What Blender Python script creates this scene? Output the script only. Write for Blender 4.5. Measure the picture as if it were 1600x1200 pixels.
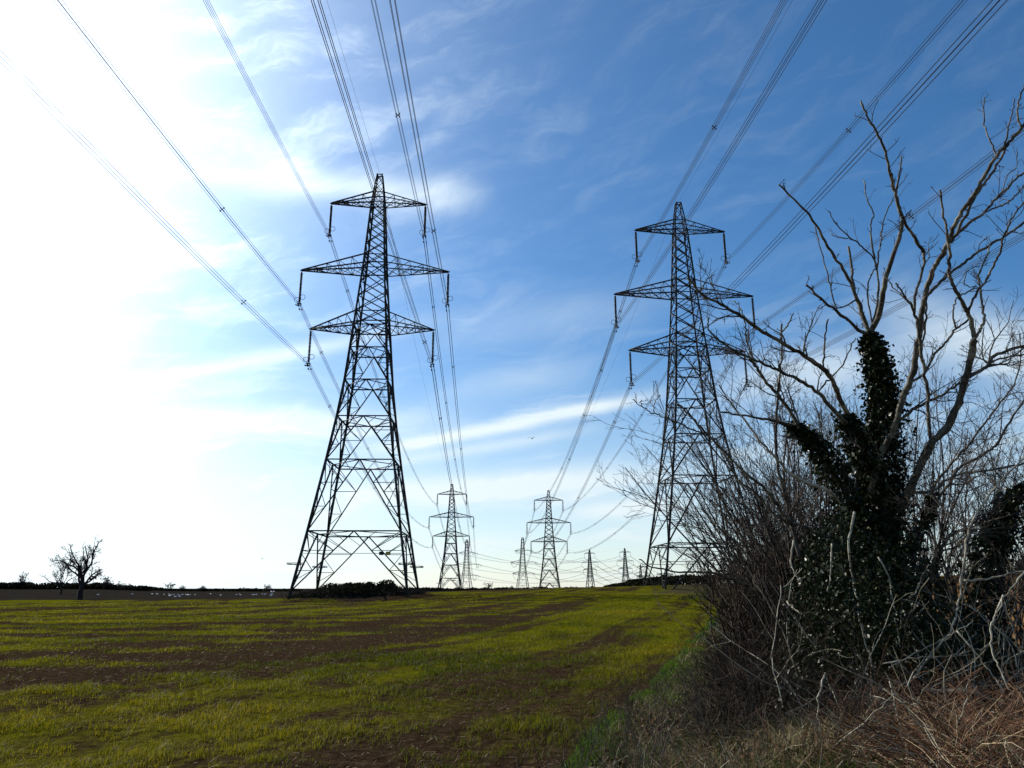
import bpy, math, numpy as np
from math import radians as R, sin, cos, tan, atan2, asin, sqrt, pi
rng = np.random.default_rng(11)
scene = bpy.context.scene
for o in list(bpy.data.objects): bpy.data.objects.remove(o)
col = scene.collection

# ------------------------------------------------------------------ camera
EYE = 1.65; PITCH = R(15.12); FPX = 1182.0
cam = bpy.data.cameras.new('camera'); cam.sensor_width = 36; cam.lens = FPX/1600*36
cam.clip_end = 30000; cam.clip_start = 0.1
camo = bpy.data.objects.new('camera', cam); col.objects.link(camo)
camo.location = (0, 0, EYE); camo.rotation_euler = (pi/2+PITCH, 0, 0)
scene.camera = camo

def ray(px, py):
    a, u = (px-800)/FPX, (600-py)/FPX
    return np.array([a, cos(PITCH)-u*sin(PITCH), sin(PITCH)+u*cos(PITCH)])
def at(px, py, Y):
    """point seen at a pixel of the 1600x1200 photograph, at distance Y along the ground"""
    d = ray(px, py); return np.array([0, 0, EYE]) + d*(Y/d[1])
def azel(px, py):
    d = ray(px, py); return atan2(d[0], d[1]), atan2(d[2], sqrt(d[0]**2+d[1]**2))

# ------------------------------------------------------------------ world
SUN_AZ, SUN_EL = R(-47), R(29)
world = bpy.data.worlds.new('World'); scene.world = world; world.use_nodes = True
nt = world.node_tree; nt.nodes.clear()
class G:
    """small helper for node graphs"""
    def __init__(s, nt): s.nt = nt
    def n(s, t, **kw):
        x = s.nt.nodes.new(t)
        for k, v in kw.items(): setattr(x, k, v)
        return x
    def put(s, sock, v):
        if hasattr(v, 'is_linked'): s.nt.links.new(v, sock)
        elif v is not None: sock.default_value = v
    def m(s, op, a, b=None, c=None, clamp=False):
        x = s.n('ShaderNodeMath', operation=op, use_clamp=clamp)
        for i, v in enumerate((a, b, c)): s.put(x.inputs[i], v)
        return x.outputs[0]
    def comb(s, a, b, c):
        x = s.n('ShaderNodeCombineXYZ')
        for i, v in enumerate((a, b, c)): s.put(x.inputs[i], v)
        return x.outputs[0]
    def noise(s, vec, scale, detail=4, rough=.55, dist=0):
        x = s.n('ShaderNodeTexNoise'); s.put(x.inputs['Vector'], vec)
        x.inputs['Scale'].default_value = scale; x.inputs['Detail'].default_value = detail
        x.inputs['Roughness'].default_value = rough; x.inputs['Distortion'].default_value = dist
        return x.outputs['Fac']
    def ss(s, v, a, b):
        x = s.n('ShaderNodeMapRange', interpolation_type='SMOOTHSTEP')
        s.put(x.inputs[0], v); x.inputs[1].default_value = a; x.inputs[2].default_value = b
        return x.outputs[0]
    def mix(s, f, a, b):
        x = s.n('ShaderNodeMix', data_type='RGBA')
        s.put(x.inputs[0], f); s.put(x.inputs[6], a); s.put(x.inputs[7], b)
        return x.outputs[2]
    def ramp(s, f, stops):
        x = s.n('ShaderNodeValToRGB'); s.put(x.inputs[0], f)
        e = x.color_ramp.elements
        while len(e) < len(stops): e.new(.5)
        for i, (p, c) in enumerate(stops): e[i].position = p; e[i].color = (*c, 1)
        return x.outputs[0]
g = G(nt)
sky = g.n('ShaderNodeTexSky', sky_type='NISHITA')
sky.sun_disc = False; sky.sun_elevation = SUN_EL; sky.sun_rotation = SUN_AZ
sky.air_density = 1.0; sky.dust_density = 0.25; sky.ozone_density = 4.0; sky.altitude = 20
tc = g.n('ShaderNodeTexCoord')
sep = g.n('ShaderNodeSeparateXYZ'); nt.links.new(tc.outputs['Generated'], sep.inputs[0])
X, Y_, Z = sep.outputs
AZ = g.m('ARCTAN2', X, Y_); EL = g.m('ARCSINE', Z)
hs = g.n('ShaderNodeHueSaturation'); hs.inputs['Saturation'].default_value = 1.27; hs.inputs['Value'].default_value = 1.22
nt.links.new(sky.outputs[0], hs.inputs['Color'])
# angle from the sun, for the bright aureole of thin high cloud in front of it
sd = (sin(SUN_AZ)*cos(SUN_EL), cos(SUN_AZ)*cos(SUN_EL), sin(SUN_EL))
dt = g.n('ShaderNodeVectorMath', operation='DOT_PRODUCT'); nt.links.new(tc.outputs['Generated'], dt.inputs[0]); dt.inputs[1].default_value = sd
ANG = g.m('ARCCOSINE', g.m('MINIMUM', dt.outputs['Value'], 0.99999))
warp = g.m('MULTIPLY', g.m('SUBTRACT', g.noise(g.comb(g.m('MULTIPLY', AZ, 2.2), g.m('MULTIPLY', EL, 5), 3.1), 2.2, 5), .5), .09)
ELw = g.m('ADD', EL, warp)
streakv = g.comb(g.m('MULTIPLY', AZ, 2.3), g.m('ADD', g.m('MULTIPLY', ELw, 17), g.m('MULTIPLY', AZ, -2.0)), 0.7)
streak = g.noise(streakv, 1.7, 7, .58)
wispv = g.comb(g.m('MULTIPLY', AZ, 4.2), g.m('ADD', g.m('MULTIPLY', ELw, 14), g.m('MULTIPLY', AZ, -4.2)), 4.2)
wisp = g.noise(wispv, 1.6, 8, .62, .3)
low = g.m('SUBTRACT', 1.0, g.ss(EL, .02, .42))
near = g.m('SUBTRACT', 1.0, g.ss(ANG, .2, .85))
def band(p, q, w, a, edge=.06):
    (a0, e0), (a1, e1) = azel(*p), azel(*q); k = (e1-e0)/(a1-a0)
    line = g.m('ADD', g.m('MULTIPLY', g.m('SUBTRACT', AZ, a0), k), e0)
    d = g.m('DIVIDE', g.m('SUBTRACT', g.m('ADD', EL, g.m('MULTIPLY', warp, .22)), line), w)
    v = g.m('EXPONENT', g.m('MULTIPLY', g.m('MULTIPLY', d, d), -1))
    win = g.m('MULTIPLY', g.ss(AZ, a0-edge, a0+edge), g.m('SUBTRACT', 1, g.ss(AZ, a1-edge, a1+edge)))
    return g.m('MULTIPLY', g.m('MULTIPLY', v, win), g.m('MULTIPLY', g.m('ADD', .45, wisp), a))
cl = g.m('MULTIPLY', g.ss(streak, .50, .78), g.m('ADD', g.m('MULTIPLY', low, .75), .04))
cl = g.m('ADD', cl, g.m('MULTIPLY', g.ss(wisp, .45, .9), g.m('ADD', .11, g.m('MULTIPLY', near, .7))))
for b_ in ((  (590, 700), (1010, 618), .0092, .72, .06), ((610, 722), (900, 675), .009, .4, .08), ((720, 610), (900, 575), .02, .3, .08), ((700, 520), (1000, 470), .03, .22, .15), ((600, 770), (1010, 745), .018, .65, .1), ((350, 270), (560, 292), .020, .55, .08),
           ((560, 292), (735, 305), .020, .55, .05), ((250, 590), (600, 520), .012, .6, .14), ((200, 650), (650, 655), .016, .5, .14),
           ((1430, 500), (1640, 560), .040, .75, .10), ((1150, 600), (1420, 560), .030, .55, .1), ((380, 220), (480, 262), .02, .4, .06),
           ((900, 800), (1060, 790), .012, .6, .05)):
    cl = g.m('ADD', cl, band(*b_))
veil = g.m('MULTIPLY', g.m('ADD', .52, g.m('MULTIPLY', g.m('SUBTRACT', 1, g.ss(AZ, -.42, -.02)), .42)), g.m('SUBTRACT', 1, g.ss(EL, .0, .34)))
veil = g.m('ADD', veil, .02)
cl = g.m('MINIMUM', g.m('ADD', cl, veil), .96)
# cloud brightness: white, far brighter towards the sun (forward scattering)
fw = g.m('ADD', g.m('MULTIPLY', g.m('EXPONENT', g.m('MULTIPLY', ANG, -5.0)), 26.0), 8.8)
cc = g.n('ShaderNodeVectorMath', operation='SCALE'); cc.inputs[0].default_value = (.88, 1.0, 1.05); nt.links.new(fw, cc.inputs['Scale'])
skyc = g.mix(cl, hs.outputs[0], cc.outputs[0])
aur = g.m('ADD', g.m('MULTIPLY', g.m('EXPONENT', g.m('MULTIPLY', g.m('POWER', g.m('DIVIDE', ANG, .33), 2.0), -1)), 14.0),
          g.m('MULTIPLY', g.m('EXPONENT', g.m('MULTIPLY', ANG, -4.0)), 10.0))
aur = g.m('MULTIPLY', aur, g.m('ADD', .75, g.m('MULTIPLY', wisp, .5)))
au = g.n('ShaderNodeVectorMath', operation='SCALE'); au.inputs[0].default_value = (.90, 1.0, 1.06); nt.links.new(aur, au.inputs['Scale'])
fin = g.n('ShaderNodeVectorMath', operation='ADD'); nt.links.new(skyc, fin.inputs[0]); nt.links.new(au.outputs[0], fin.inputs[1])
bg = g.n('ShaderNodeBackground'); bg.inputs[1].default_value = 0.077
nt.links.new(fin.outputs[0], bg.inputs[0])
wo = g.n('ShaderNodeOutputWorld'); nt.links.new(bg.outputs[0], wo.inputs[0])

sun = bpy.data.lights.new('sun', 'SUN'); sun.energy = 5.0; sun.angle = R(0.6); sun.color = (1, .94, .84)
suno = bpy.data.objects.new('sun', sun); col.objects.link(suno)
suno.rotation_euler = (pi/2-SUN_EL, 0, pi-SUN_AZ); suno.location = (0, 0, 60)

vs = scene.view_settings; vs.view_transform = 'Standard'; vs.look = 'None'; vs.gamma = 1; vs.exposure = 0.42; vs.use_curve_mapping = False
scene.cycles.max_bounces = 6; scene.cycles.transparent_max_bounces = 6

# ------------------------------------------------------------------ materials
def mat(name):
    m = bpy.data.materials.new(name); m.use_nodes = True; m.node_tree.nodes.clear()
    return m, G(m.node_tree)
def finish(m, gg, sh):
    o = gg.n('ShaderNodeOutputMaterial'); gg.nt.links.new(sh, o.inputs[0]); return m
def princ(gg, colr, rough=.7, spec=.3, metal=0, normal=None):
    b = gg.n('ShaderNodeBsdfPrincipled'); gg.put(b.inputs['Base Color'], colr if hasattr(colr, 'is_linked') else (*colr, 1))
    gg.put(b.inputs['Roughness'], rough); b.inputs['Specular IOR Level'].default_value = spec; b.inputs['Metallic'].default_value = metal
    if normal is not None: gg.nt.links.new(normal, b.inputs['Normal'])
    return b.outputs[0]
def bump(gg, h, strength=.5, dist=.02):
    b = gg.n('ShaderNodeBump'); b.inputs['Strength'].default_value = strength; b.inputs['Distance'].default_value = dist
    gg.nt.links.new(h, b.inputs['Height']); return b.outputs[0]
def opos(gg):
    return gg.n('ShaderNodeTexCoord').outputs['Object']
def wpos(gg):
    return gg.n('ShaderNodeNewGeometry').outputs['Position']
def attr(gg, name):
    a = gg.n('ShaderNodeAttribute'); a.attribute_name = name; return a.outputs['Fac']

def simple(name, c1, c2, scale, rough=.7, spec=.3, bstr=.3, bdist=.01):
    m, gg = mat(name); p = opos(gg); f = gg.noise(p, scale, 5)
    c = gg.ramp(f, [(.3, c1), (.7, c2)])
    return finish(m, gg, princ(gg, c, rough, spec, 0, bump(gg, f, bstr, bdist)))
STEEL = simple('galvanised_steel', (.022, .0215, .021), (.045, .044, .043), 3.0, .7, .10)
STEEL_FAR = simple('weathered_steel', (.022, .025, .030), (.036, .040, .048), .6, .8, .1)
WIRE = simple('aluminium_wire', (.035, .037, .045), (.06, .064, .075), 9.0, .9, .08, 0.0)
PORC = simple('insulator_glaze', (.012, .011, .011), (.022, .019, .018), 6.0, .45, .2, .05)
PLATE = simple('yellow_enamel', (.35, .26, .02), (.42, .32, .03), 6.0, .4, .4, .05)
BARK = None
def bark(name, dark, mid, pale, s1=5, s2=24):
    m, gg = mat(name); p = wpos(gg)
    a = gg.noise(p, s1, 5, .65); b = gg.noise(p, s2, 4, .6)
    c = gg.ramp(a, [(.34, dark), (.5, mid), (.66, pale)])
    c = gg.mix(gg.m('MULTIPLY', gg.ss(b, .5, .7), .55), c, (*pale, 1))
    return finish(m, gg, princ(gg, c, .8, .25, 0, bump(gg, gg.m('ADD', a, b), .6, .012)))
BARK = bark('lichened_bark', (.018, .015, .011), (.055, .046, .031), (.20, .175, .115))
BARK_LIT = bark('pale_lit_bark', (.10, .085, .06), (.27, .24, .17), (.46, .43, .33))  # lit copy of the bark: sunlight put into its pale colour
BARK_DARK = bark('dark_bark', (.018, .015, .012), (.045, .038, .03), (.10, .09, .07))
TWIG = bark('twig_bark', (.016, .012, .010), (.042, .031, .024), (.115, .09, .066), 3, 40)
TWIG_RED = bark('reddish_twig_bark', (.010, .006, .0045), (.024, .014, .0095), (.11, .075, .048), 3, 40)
FAR_TWIG = simple('far_tree_bark', (.018, .015, .014), (.035, .03, .027), 2, .9, .1, .1)

def leafmat(name, stops, transl=.35, rough=.4, spec=.5):
    m, gg = mat(name); f = attr(gg, 'rnd')
    c = gg.ramp(f, stops)
    b = gg.n('ShaderNodeBsdfPrincipled'); gg.nt.links.new(c, b.inputs['Base Color'])
    b.inputs['Roughness'].default_value = rough; b.inputs['Specular IOR Level'].default_value = spec
    t = gg.n('ShaderNodeBsdfTranslucent'); gg.nt.links.new(c, t.inputs[0])
    mx = gg.n('ShaderNodeMixShader'); mx.inputs[0].default_value = transl
    gg.nt.links.new(b.outputs[0], mx.inputs[1]); gg.nt.links.new(t.outputs[0], mx.inputs[2])
    return finish(m, gg, mx.outputs[0])
CROP = leafmat('crop_blades', [(0, (.040, .050, .004)), (.35, (.075, .088, .004)), (.7, (.132, .126, .004)), (1, (.19, .155, .008))], .5, .6, .06)
VERGE = leafmat('verge_grass', [(0, (.022, .045, .008)), (.45, (.05, .085, .012)), (.6, (.10, .078, .03)), (.8, (.20, .155, .075)), (1, (.38, .32, .18))], .3, .7, .08)
GREENV = leafmat('lush_grass', [(0, (.025, .065, .003)), (.6, (.060, .135, .004)), (1, (.12, .17, .006))], .5, .6, .06)
IVY = leafmat('ivy_leaves', [(0, (.006, .010, .004)), (.6, (.016, .021, .006)), (.94, (.024, .034, .012)), (.98, (.05, .055, .025)), (1, (.13, .12, .07))], .05, .36, .12)  # top stops: a few paler leaves stand in for sun glints
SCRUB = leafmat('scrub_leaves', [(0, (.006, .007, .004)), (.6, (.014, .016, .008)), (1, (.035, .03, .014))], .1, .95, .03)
DEAD = leafmat('dead_stems', [(0, (.030, .013, .007)), (.45, (.11, .045, .018)), (.72, (.21, .10, .045)), (.88, (.34, .25, .14)), (1, (.52, .46, .33))], .0, .7, .25)
FEATHER = simple('white_feathers', (.86, .86, .86), (.92, .92, .92), 5, .8, .1, .05)
FEATHER_GREY = simple('grey_feathers', (.3, .31, .33), (.38, .39, .41), 5, .8, .1, .05)
BEAK = simple('yellow_beak', (.5, .32, .04), (.55, .36, .05), 5, .5, .3, .05)

# ground: one material for all sheets, colour of the cover from world position and the sown-cover attribute
def ground_material():
    m, gg = mat('ground_cover'); p = wpos(gg); s = gg.n('ShaderNodeSeparateXYZ'); gg.nt.links.new(p, s.inputs[0])
    x, y, z = s.outputs
    cover = attr(gg, 'cover'); verge = attr(gg, 'verge'); plough = attr(gg, 'plough'); far = attr(gg, 'bare')
    u = gg.m('SUBTRACT', x, gg.m('MULTIPLY', y, .30)); v = gg.m('ADD', y, gg.m('MULTIPLY', x, .30))
    n1 = gg.noise(gg.comb(gg.m('MULTIPLY', u, 1.6), gg.m('MULTIPLY', v, .35), 0), 1.2, 6, .62)
    n2 = gg.noise(p, 7.0, 6, .65); n3 = gg.noise(p, 34.0, 4, .6); n4 = gg.noise(p, .35, 4, .6)
    soil = gg.ramp(n2, [(.28, (.010, .006, .004)), (.52, (.034, .021, .012)), (.74, (.070, .046, .027))])
    straw = gg.ss(n3, .66, .74)
    soil = gg.mix(gg.m('MULTIPLY', straw, .5), soil, (.17, .13, .085, 1))
    green = gg.ramp(gg.m('ADD', gg.m('MULTIPLY', n3, .6), gg.m('MULTIPLY', n4, .4)), [(.3, (.035, .038, .003)), (.5, (.085, .085, .003)), (.68, (.14, .125, .005))])
    cv = gg.m('ADD', cover, gg.m('MULTIPLY', gg.m('SUBTRACT', gg.m('ADD', gg.m('MULTIPLY', n1, .6), gg.m('MULTIPLY', n2, .4)), .5), 1.5))
    c = gg.mix(gg.ss(cv, .22, .78), soil, green)
    lit = gg.ramp(gg.m('ADD', gg.m('MULTIPLY', n2, .5), gg.m('MULTIPLY', n3, .5)), [(.3, (.02, .022, .008)), (.5, (.05, .045, .02)), (.7, (.12, .09, .05))])
    c = gg.mix(verge, c, lit)
    pl = gg.ramp(gg.m('ADD', gg.m('MULTIPLY', n2, .5), gg.m('MULTIPLY', n4, .5)), [(.3, (.07, .035, .012)), (.5, (.15, .08, .03)), (.7, (.24, .145, .06))])
    c = gg.mix(plough, c, pl)
    br = gg.ramp(gg.m('ADD', gg.m('MULTIPLY', n1, .6), gg.m('MULTIPLY', n4, .4)), [(.3, (.012, .010, .009)), (.55, (.023, .020, .016)), (.75, (.040, .036, .027))])
    c = gg.mix(far, c, br)
    h = gg.m('ADD', gg.m('MULTIPLY', n2, 1.0), gg.m('MULTIPLY', n3, .45))
    b = gg.n('ShaderNodeBsdfDiffuse'); gg.nt.links.new(c, b.inputs[0]); gg.nt.links.new(bump(gg, h, .7, .06), b.inputs['Normal'])
    return finish(m, gg, b.outputs[0])
GROUND = ground_material()

# ------------------------------------------------------------------ mesh helpers
def mesh_np(name, V, quads=None, tris=None, m=None, rnd=None, smooth=False, extra=None):
    V = np.asarray(V, np.float32); q = np.zeros((0, 4), np.int32) if quads is None else np.asarray(quads, np.int32)
    t = np.zeros((0, 3), np.int32) if tris is None else np.asarray(tris, np.int32)
    me = bpy.data.meshes.new(name)
    me.vertices.add(len(V)); me.vertices.foreach_set('co', V.ravel())
    nl = q.size+t.size; me.loops.add(nl)
    me.loops.foreach_set('vertex_index', np.concatenate([q.ravel(), t.ravel()]))
    npoly = len(q)+len(t); me.polygons.add(npoly)
    st = np.concatenate([np.arange(len(q))*4, q.size+np.arange(len(t))*3]).astype(np.int32)
    me.polygons.foreach_set('loop_start', st)
    if smooth: me.polygons.foreach_set('use_smooth', np.ones(npoly, bool))
    for k, a in (dict(extra or {}, **({'rnd': rnd} if rnd is not None else {}))).items():
        at_ = me.attributes.new(k, 'FLOAT', 'POINT'); at_.data.foreach_set('value', np.asarray(a, np.float32))
    me.update(calc_edges=True); me.validate()
    if m: me.materials.append(m)
    return me
def link(name, me, parent=None, kind=None):
    o = bpy.data.objects.new(name, me); col.objects.link(o)
    if parent: o.parent = parent
    if kind: o['kind'] = kind
    return o
def tag(o, label, cat, group=None, kind=None):
    o['label'] = label; o['category'] = cat
    if group: o['group'] = group
    if kind: o['kind'] = kind
    return o
def empty(name, loc, label, cat, group=None, rz=0):
    o = bpy.data.objects.new(name, None); col.objects.link(o); o.location = tuple(loc); o.rotation_euler = (0, 0, rz)
    o.empty_display_size = .3
    return tag(o, label, cat, group)
KIDS = {}
def part(name, me, parent, kind=None):
    o = link(name, me, parent, kind); KIDS.setdefault(parent.name, []).append(o); return o
def copy_tree(o, parent=None):
    c = o.copy(); col.objects.link(c)
    if parent: c.parent = parent; KIDS.setdefault(parent.name, []).append(c)
    for ch in KIDS.get(o.name, []): copy_tree(ch, c)
    return c

class MB:
    """collects bars and tubes for one mesh"""
    def __init__(s): s.V = []; s.q = []; s.t = []; s.n = 0
    def add(s, V, q=(), t=()):
        V = np.asarray(V, float); s.V.append(V)
        if len(q): s.q.append(np.asarray(q)+s.n)
        if len(t): s.t.append(np.asarray(t)+s.n)
        s.n += len(V)
    def bar(s, a, b, w, w2=None):
        a = np.asarray(a, float); b = np.asarray(b, float); d = b-a; L = np.linalg.norm(d); d /= L
        up = np.array([0, 0, 1.]) if abs(d[2]) < .9 else np.array([0, 1., 0])
        x = np.cross(d, up); x /= np.linalg.norm(x); y = np.cross(x, d); w2 = w2 or w
        V = [p+x*sx*ww/2+y*sy*ww/2 for p, ww in ((a, w), (b, w2)) for sx, sy in ((-1, -1), (1, -1), (1, 1), (-1, 1))]
        s.add(V, [(0, 1, 5, 4), (1, 2, 6, 5), (2, 3, 7, 6), (3, 0, 4, 7), (3, 2, 1, 0), (4, 5, 6, 7)])
    def angle(s, a, b, w, t=.22):
        w = w*THICK
        """rolled steel angle: two thin legs at right angles"""
        a = np.asarray(a, float); b = np.asarray(b, float); d = b-a; L = np.linalg.norm(d); d /= L
        up = np.array([0, 0, 1.]) if abs(d[2]) < .9 else np.array([0, 1., 0])
        x = np.cross(d, up); x /= np.linalg.norm(x); y = np.cross(x, d)
        prof = [(-.5, -.5), (.5, -.5), (.5, -.5+t), (-.5+t, -.5+t), (-.5+t, .5), (-.5, .5)]
        V = [p+x*px*w+y*py*w for p in (a, b) for px, py in prof]
        q = [(i, (i+1) % 6, 6+(i+1) % 6, 6+i) for i in range(6)]
        s.add(V, q+[(0, 3, 2, 1), (0, 5, 4, 3), (6, 7, 8, 9), (6, 9, 10, 11)])
    def poly(s, pts, w):
        for a, b in zip(pts[:-1], pts[1:]): s.bar(a, b, w)
    def tube(s, P, Rr, n=6, cap=True):
        V, q = tubes(np.asarray(P, float)[None], np.asarray(Rr, float)[None], n)
        t = []
        if cap:
            k = len(P); t = [(0, i+1, i) for i in range(1, n-1)]+[((k-1)*n, (k-1)*n+i, (k-1)*n+i+1) for i in range(1, n-1)]
        s.add(V, q, t)
    def ring(s, c, ax, rad, r, n=14, k=5):
        c = np.asarray(c, float); ax = np.asarray(ax, float); ax /= np.linalg.norm(ax)
        u = np.cross(ax, (0.3, .2, .9)); u /= np.linalg.norm(u); v = np.cross(ax, u)
        V = []; q = []
        for i in range(n):
            a = 2*pi*i/n; e = u*cos(a)+v*sin(a)
            for j in range(k):
                b = 2*pi*j/k; V.append(c+e*(rad+r*cos(b))+ax*r*sin(b))
                q.append((i*k+j, ((i+1) % n)*k+j, ((i+1) % n)*k+(j+1) % k, i*k+(j+1) % k))
        s.add(V, q)
    def lathe(s, c, prof, n=8):
        """prof: list of (radius, z)"""
        V = [np.asarray(c)+(r*cos(2*pi*i/n), r*sin(2*pi*i/n), z) for r, z in prof for i in range(n)]
        q = [(j*n+i, j*n+(i+1) % n, (j+1)*n+(i+1) % n, (j+1)*n+i) for j in range(len(prof)-1) for i in range(n)]
        s.add(V, q)
    def mesh(s, name, m, smooth=False):
        return mesh_np(name, np.concatenate(s.V), np.concatenate(s.q) if s.q else None, np.concatenate(s.t) if s.t else None, m, smooth=smooth)

def norm(v): return v/np.maximum(np.linalg.norm(v, axis=-1, keepdims=True), 1e-9)
def tubes(P, Rr, n=3):
    """P (N,K,3), Rr (N,K) -> verts, quads of N open tubes"""
    N, K, _ = P.shape
    T = np.gradient(P, axis=1); T = norm(T)
    ref = norm(P[:, -1]-P[:, 0]); up = np.where(np.abs(ref[:, 2:3]) > .8, np.array([[1., 0.2, 0]]), np.array([[0., 0.1, 1]]))[:, None, :]
    X_ = norm(np.cross(T, up)); Yv = np.cross(X_, T)
    a = np.arange(n)*2*pi/n
    V = P[:, :, None, :]+Rr[:, :, None, None]*(X_[:, :, None, :]*np.cos(a)[None, None, :, None]+Yv[:, :, None, :]*np.sin(a)[None, None, :, None])
    idx = np.arange(N*K*n).reshape(N, K, n); nx = np.roll(idx, -1, axis=2)
    q = np.stack([idx[:, :-1], nx[:, :-1], nx[:, 1:], idx[:, 1:]], -1).reshape(-1, 4)
    return V.reshape(-1, 3), q
def blades(B, H, Wd, lean, az, curl=.5):
    """N grass blades: base, height, width, lean, heading"""
    N = len(B); h = np.stack([np.cos(az), np.sin(az), 0*az], -1); s = np.stack([-np.sin(az), np.cos(az), 0*az], -1)
    z = np.array([[0, 0, 1.]])
    m = B+z*(H*.55)[:, None]+h*(H*lean*.35)[:, None]; t = B+z*(H*(1-curl*np.minimum(lean, 1)*.45))[:, None]+h*(H*lean)[:, None]
    w = s*(Wd/2)[:, None]
    V = np.stack([B-w, B+w, m+w*.8, m-w*.8, t], 1).reshape(-1, 3); i = np.arange(N)[:, None]*5
    return V, i+np.array([[0, 1, 2, 3]]), i+np.array([[3, 2, 4]])
def leaves(C, S, out=None, flat=.0):
    """N leaf diamonds folded along the midrib"""
    N = len(C); d = norm(rng.normal(size=(N, 3))+(0 if out is None else out*1.2)-np.array([0, 0, .4]))
    nrm = norm(rng.normal(size=(N, 3))+(0 if out is None else out*1.0)+np.array([0, 0, flat])); sx = norm(np.cross(d, nrm)); nn = np.cross(sx, d)
    L = S[:, None]; a = C-d*L*.5; b = C+d*L*.5; k = C-d*L*.12
    l = k-sx*L*.42+nn*L*.12; r = k+sx*L*.42+nn*L*.12
    V = np.stack([a, r, b, l], 1).reshape(-1, 3); i = np.arange(N)[:, None]*4
    return V, np.concatenate([i+np.array([[0, 1, 2]]), i+np.array([[0, 2, 3]])])
def grow(S, D, L, Rad, spec):
    """branching by levels; returns list of (P,R) arrays per level"""
    out = []
    for sp in spec:
        N, k = len(S), sp['k']; P = np.zeros((N, k, 3)); P[:, 0] = S; d = D.copy()
        for i in range(1, k):
            d = norm(d+sp.get('wob', .2)*rng.normal(size=(N, 3))+np.array([0, 0, sp.get('up', .1)])); P[:, i] = P[:, i-1]+d*(L/(k-1))[:, None]
        tt = np.linspace(0, 1, k)[None]; RR = Rad[:, None]*(1-(1-sp.get('tip', .3))*tt); out.append((P, np.maximum(RR, sp.get('rmin', .001))))
        nc = sp.get('n', 0)
        if not nc: break
        par = np.repeat(np.arange(N), nc); t = rng.uniform(sp.get('t0', .25), 1.0, len(par)); f = t*(k-1.001); i0 = f.astype(int); fr = (f-i0)[:, None]
        S2 = P[par, i0]*(1-fr)+P[par, i0+1]*fr; dd = norm(P[par, i0+1]-P[par, i0]); rp = np.cross(dd, norm(rng.normal(size=(len(par), 3)))); rp = norm(rp)
        an = R(sp.get('ang', 40))*rng.uniform(.6, 1.35, len(par)); D2 = norm(dd*np.cos(an)[:, None]+rp*np.sin(an)[:, None])
        L2 = L[par]*sp.get('lr', .55)*(1.15-.6*t)*rng.uniform(.55, 1.25, len(par)); R2 = RR[par, i0]*sp.get('rr', .55)
        S, D, L, Rad = S2, D2, L2, R2
    return out
def grown_mesh(name, levels, m, sides=(6, 4, 3, 3, 3), smooth=True):
    mb = MB()
    for (P, RR), n in zip(levels, sides):
        V, q = tubes(P, RR, n); mb.add(V, q)
    return mb.mesh(name, m, smooth)

# value noise for sown cover and relief (same function for ground sheets and blades)
_perm = np.random.default_rng(5).random((256, 256))
def vnoise(x, y):
    xi = np.floor(x).astype(int); yi = np.floor(y).astype(int); fx = x-xi; fy = y-yi; fx = fx*fx*(3-2*fx); fy = fy*fy*(3-2*fy)
    g_ = lambda a, b: _perm[a % 256, b % 256]
    return (g_(xi, yi)*(1-fx)+g_(xi+1, yi)*fx)*(1-fy)+(g_(xi, yi+1)*(1-fx)+g_(xi+1, yi+1)*fx)*fy
def fbm(x, y, o=4):
    s = 0; a = .5; tot = 0
    for i in range(o): s = s+a*vnoise(x*2**i+17*i, y*2**i+31*i); tot += a; a *= .5
    return s/tot
def sst(v, a, b): t = np.clip((v-a)/(b-a), 0, 1); return t*t*(3-2*t)

# ------------------------------------------------------------------ terrain
T1 = np.array([-20.37, 104.4]); T2 = np.array([26.98, 111.1])
def height(x, y):
    x = np.asarray(x, float); y = np.asarray(y, float); r = np.hypot(x, y)
    u = x-.30*y
    az = np.where(y > 1, x/np.maximum(y, 1), 0)
    A = np.interp(az, [-.8, -.33, -.2, -.085, 0.0, .08, .18, .28, .45, .8, 1.4], [-.2, -.1, .3, 1.0, 1.45, 1.85, 2.1, 2.2, 3.0, 4.2, 4.5])
    Sr = sst(r, 25, 150)
    back = np.interp(az, [-.5, -.25, -.08, .2, .4, .8], [1.0, 1.0, .55, .1, .8, 1.0])
    z = A*Sr*(1-(1-back)*sst(r, 170, 300))
    z = z+np.where(az < -.1, sst(r, 150, 420)*np.interp(az, [-.7, -.52, -.42, -.25, -.1], [1.5, 1.2, -.1, -.3, 0]), 0)
    z = z*(1-sst(r, 1200, 3000))
    # bank along the hedge
    z = z+.48*sst(u, -1.4, 1.4)*(1-.55*sst(u, 3.2, 6.0))*(1-sst(r, 50, 110))+.55*sst(u, 5, 14)*(1-sst(r, 60, 200))
    # tower two bank
    z = z+.35*np.exp(-(((x-27)/16)**2+((y-116)/12)**2))
    # mound round the first tower
    dx, dy = (x-T1[0])/8.6, (y-T1[1]+.5)/7.6
    z = z+(1.28-.12*0)*np.exp(-(dx*dx+dy*dy)**2*.8)*(0.75+.5*fbm(x*.5, y*.5, 3))
    z = z+(fbm(x*.05+3, y*.05, 3)-.5)*.5*sst(r, 12, 60)*(1-sst(r, 400, 900))
    z = z+(fbm(x*.9, y*.9, 4)-.5)*.15*(1-sst(r, 60, 160))
    return z
def hz(x, y): return float(height(np.array([x]), np.array([y]))[0])
def bank_mask(x, y):
    w = fbm(x*.25, y*.25, 3)-.5; return sst(x-.3*y+w*5, -12.5, -9.5)*sst(np.hypot(x, y)+w*12, 72, 92)
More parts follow.
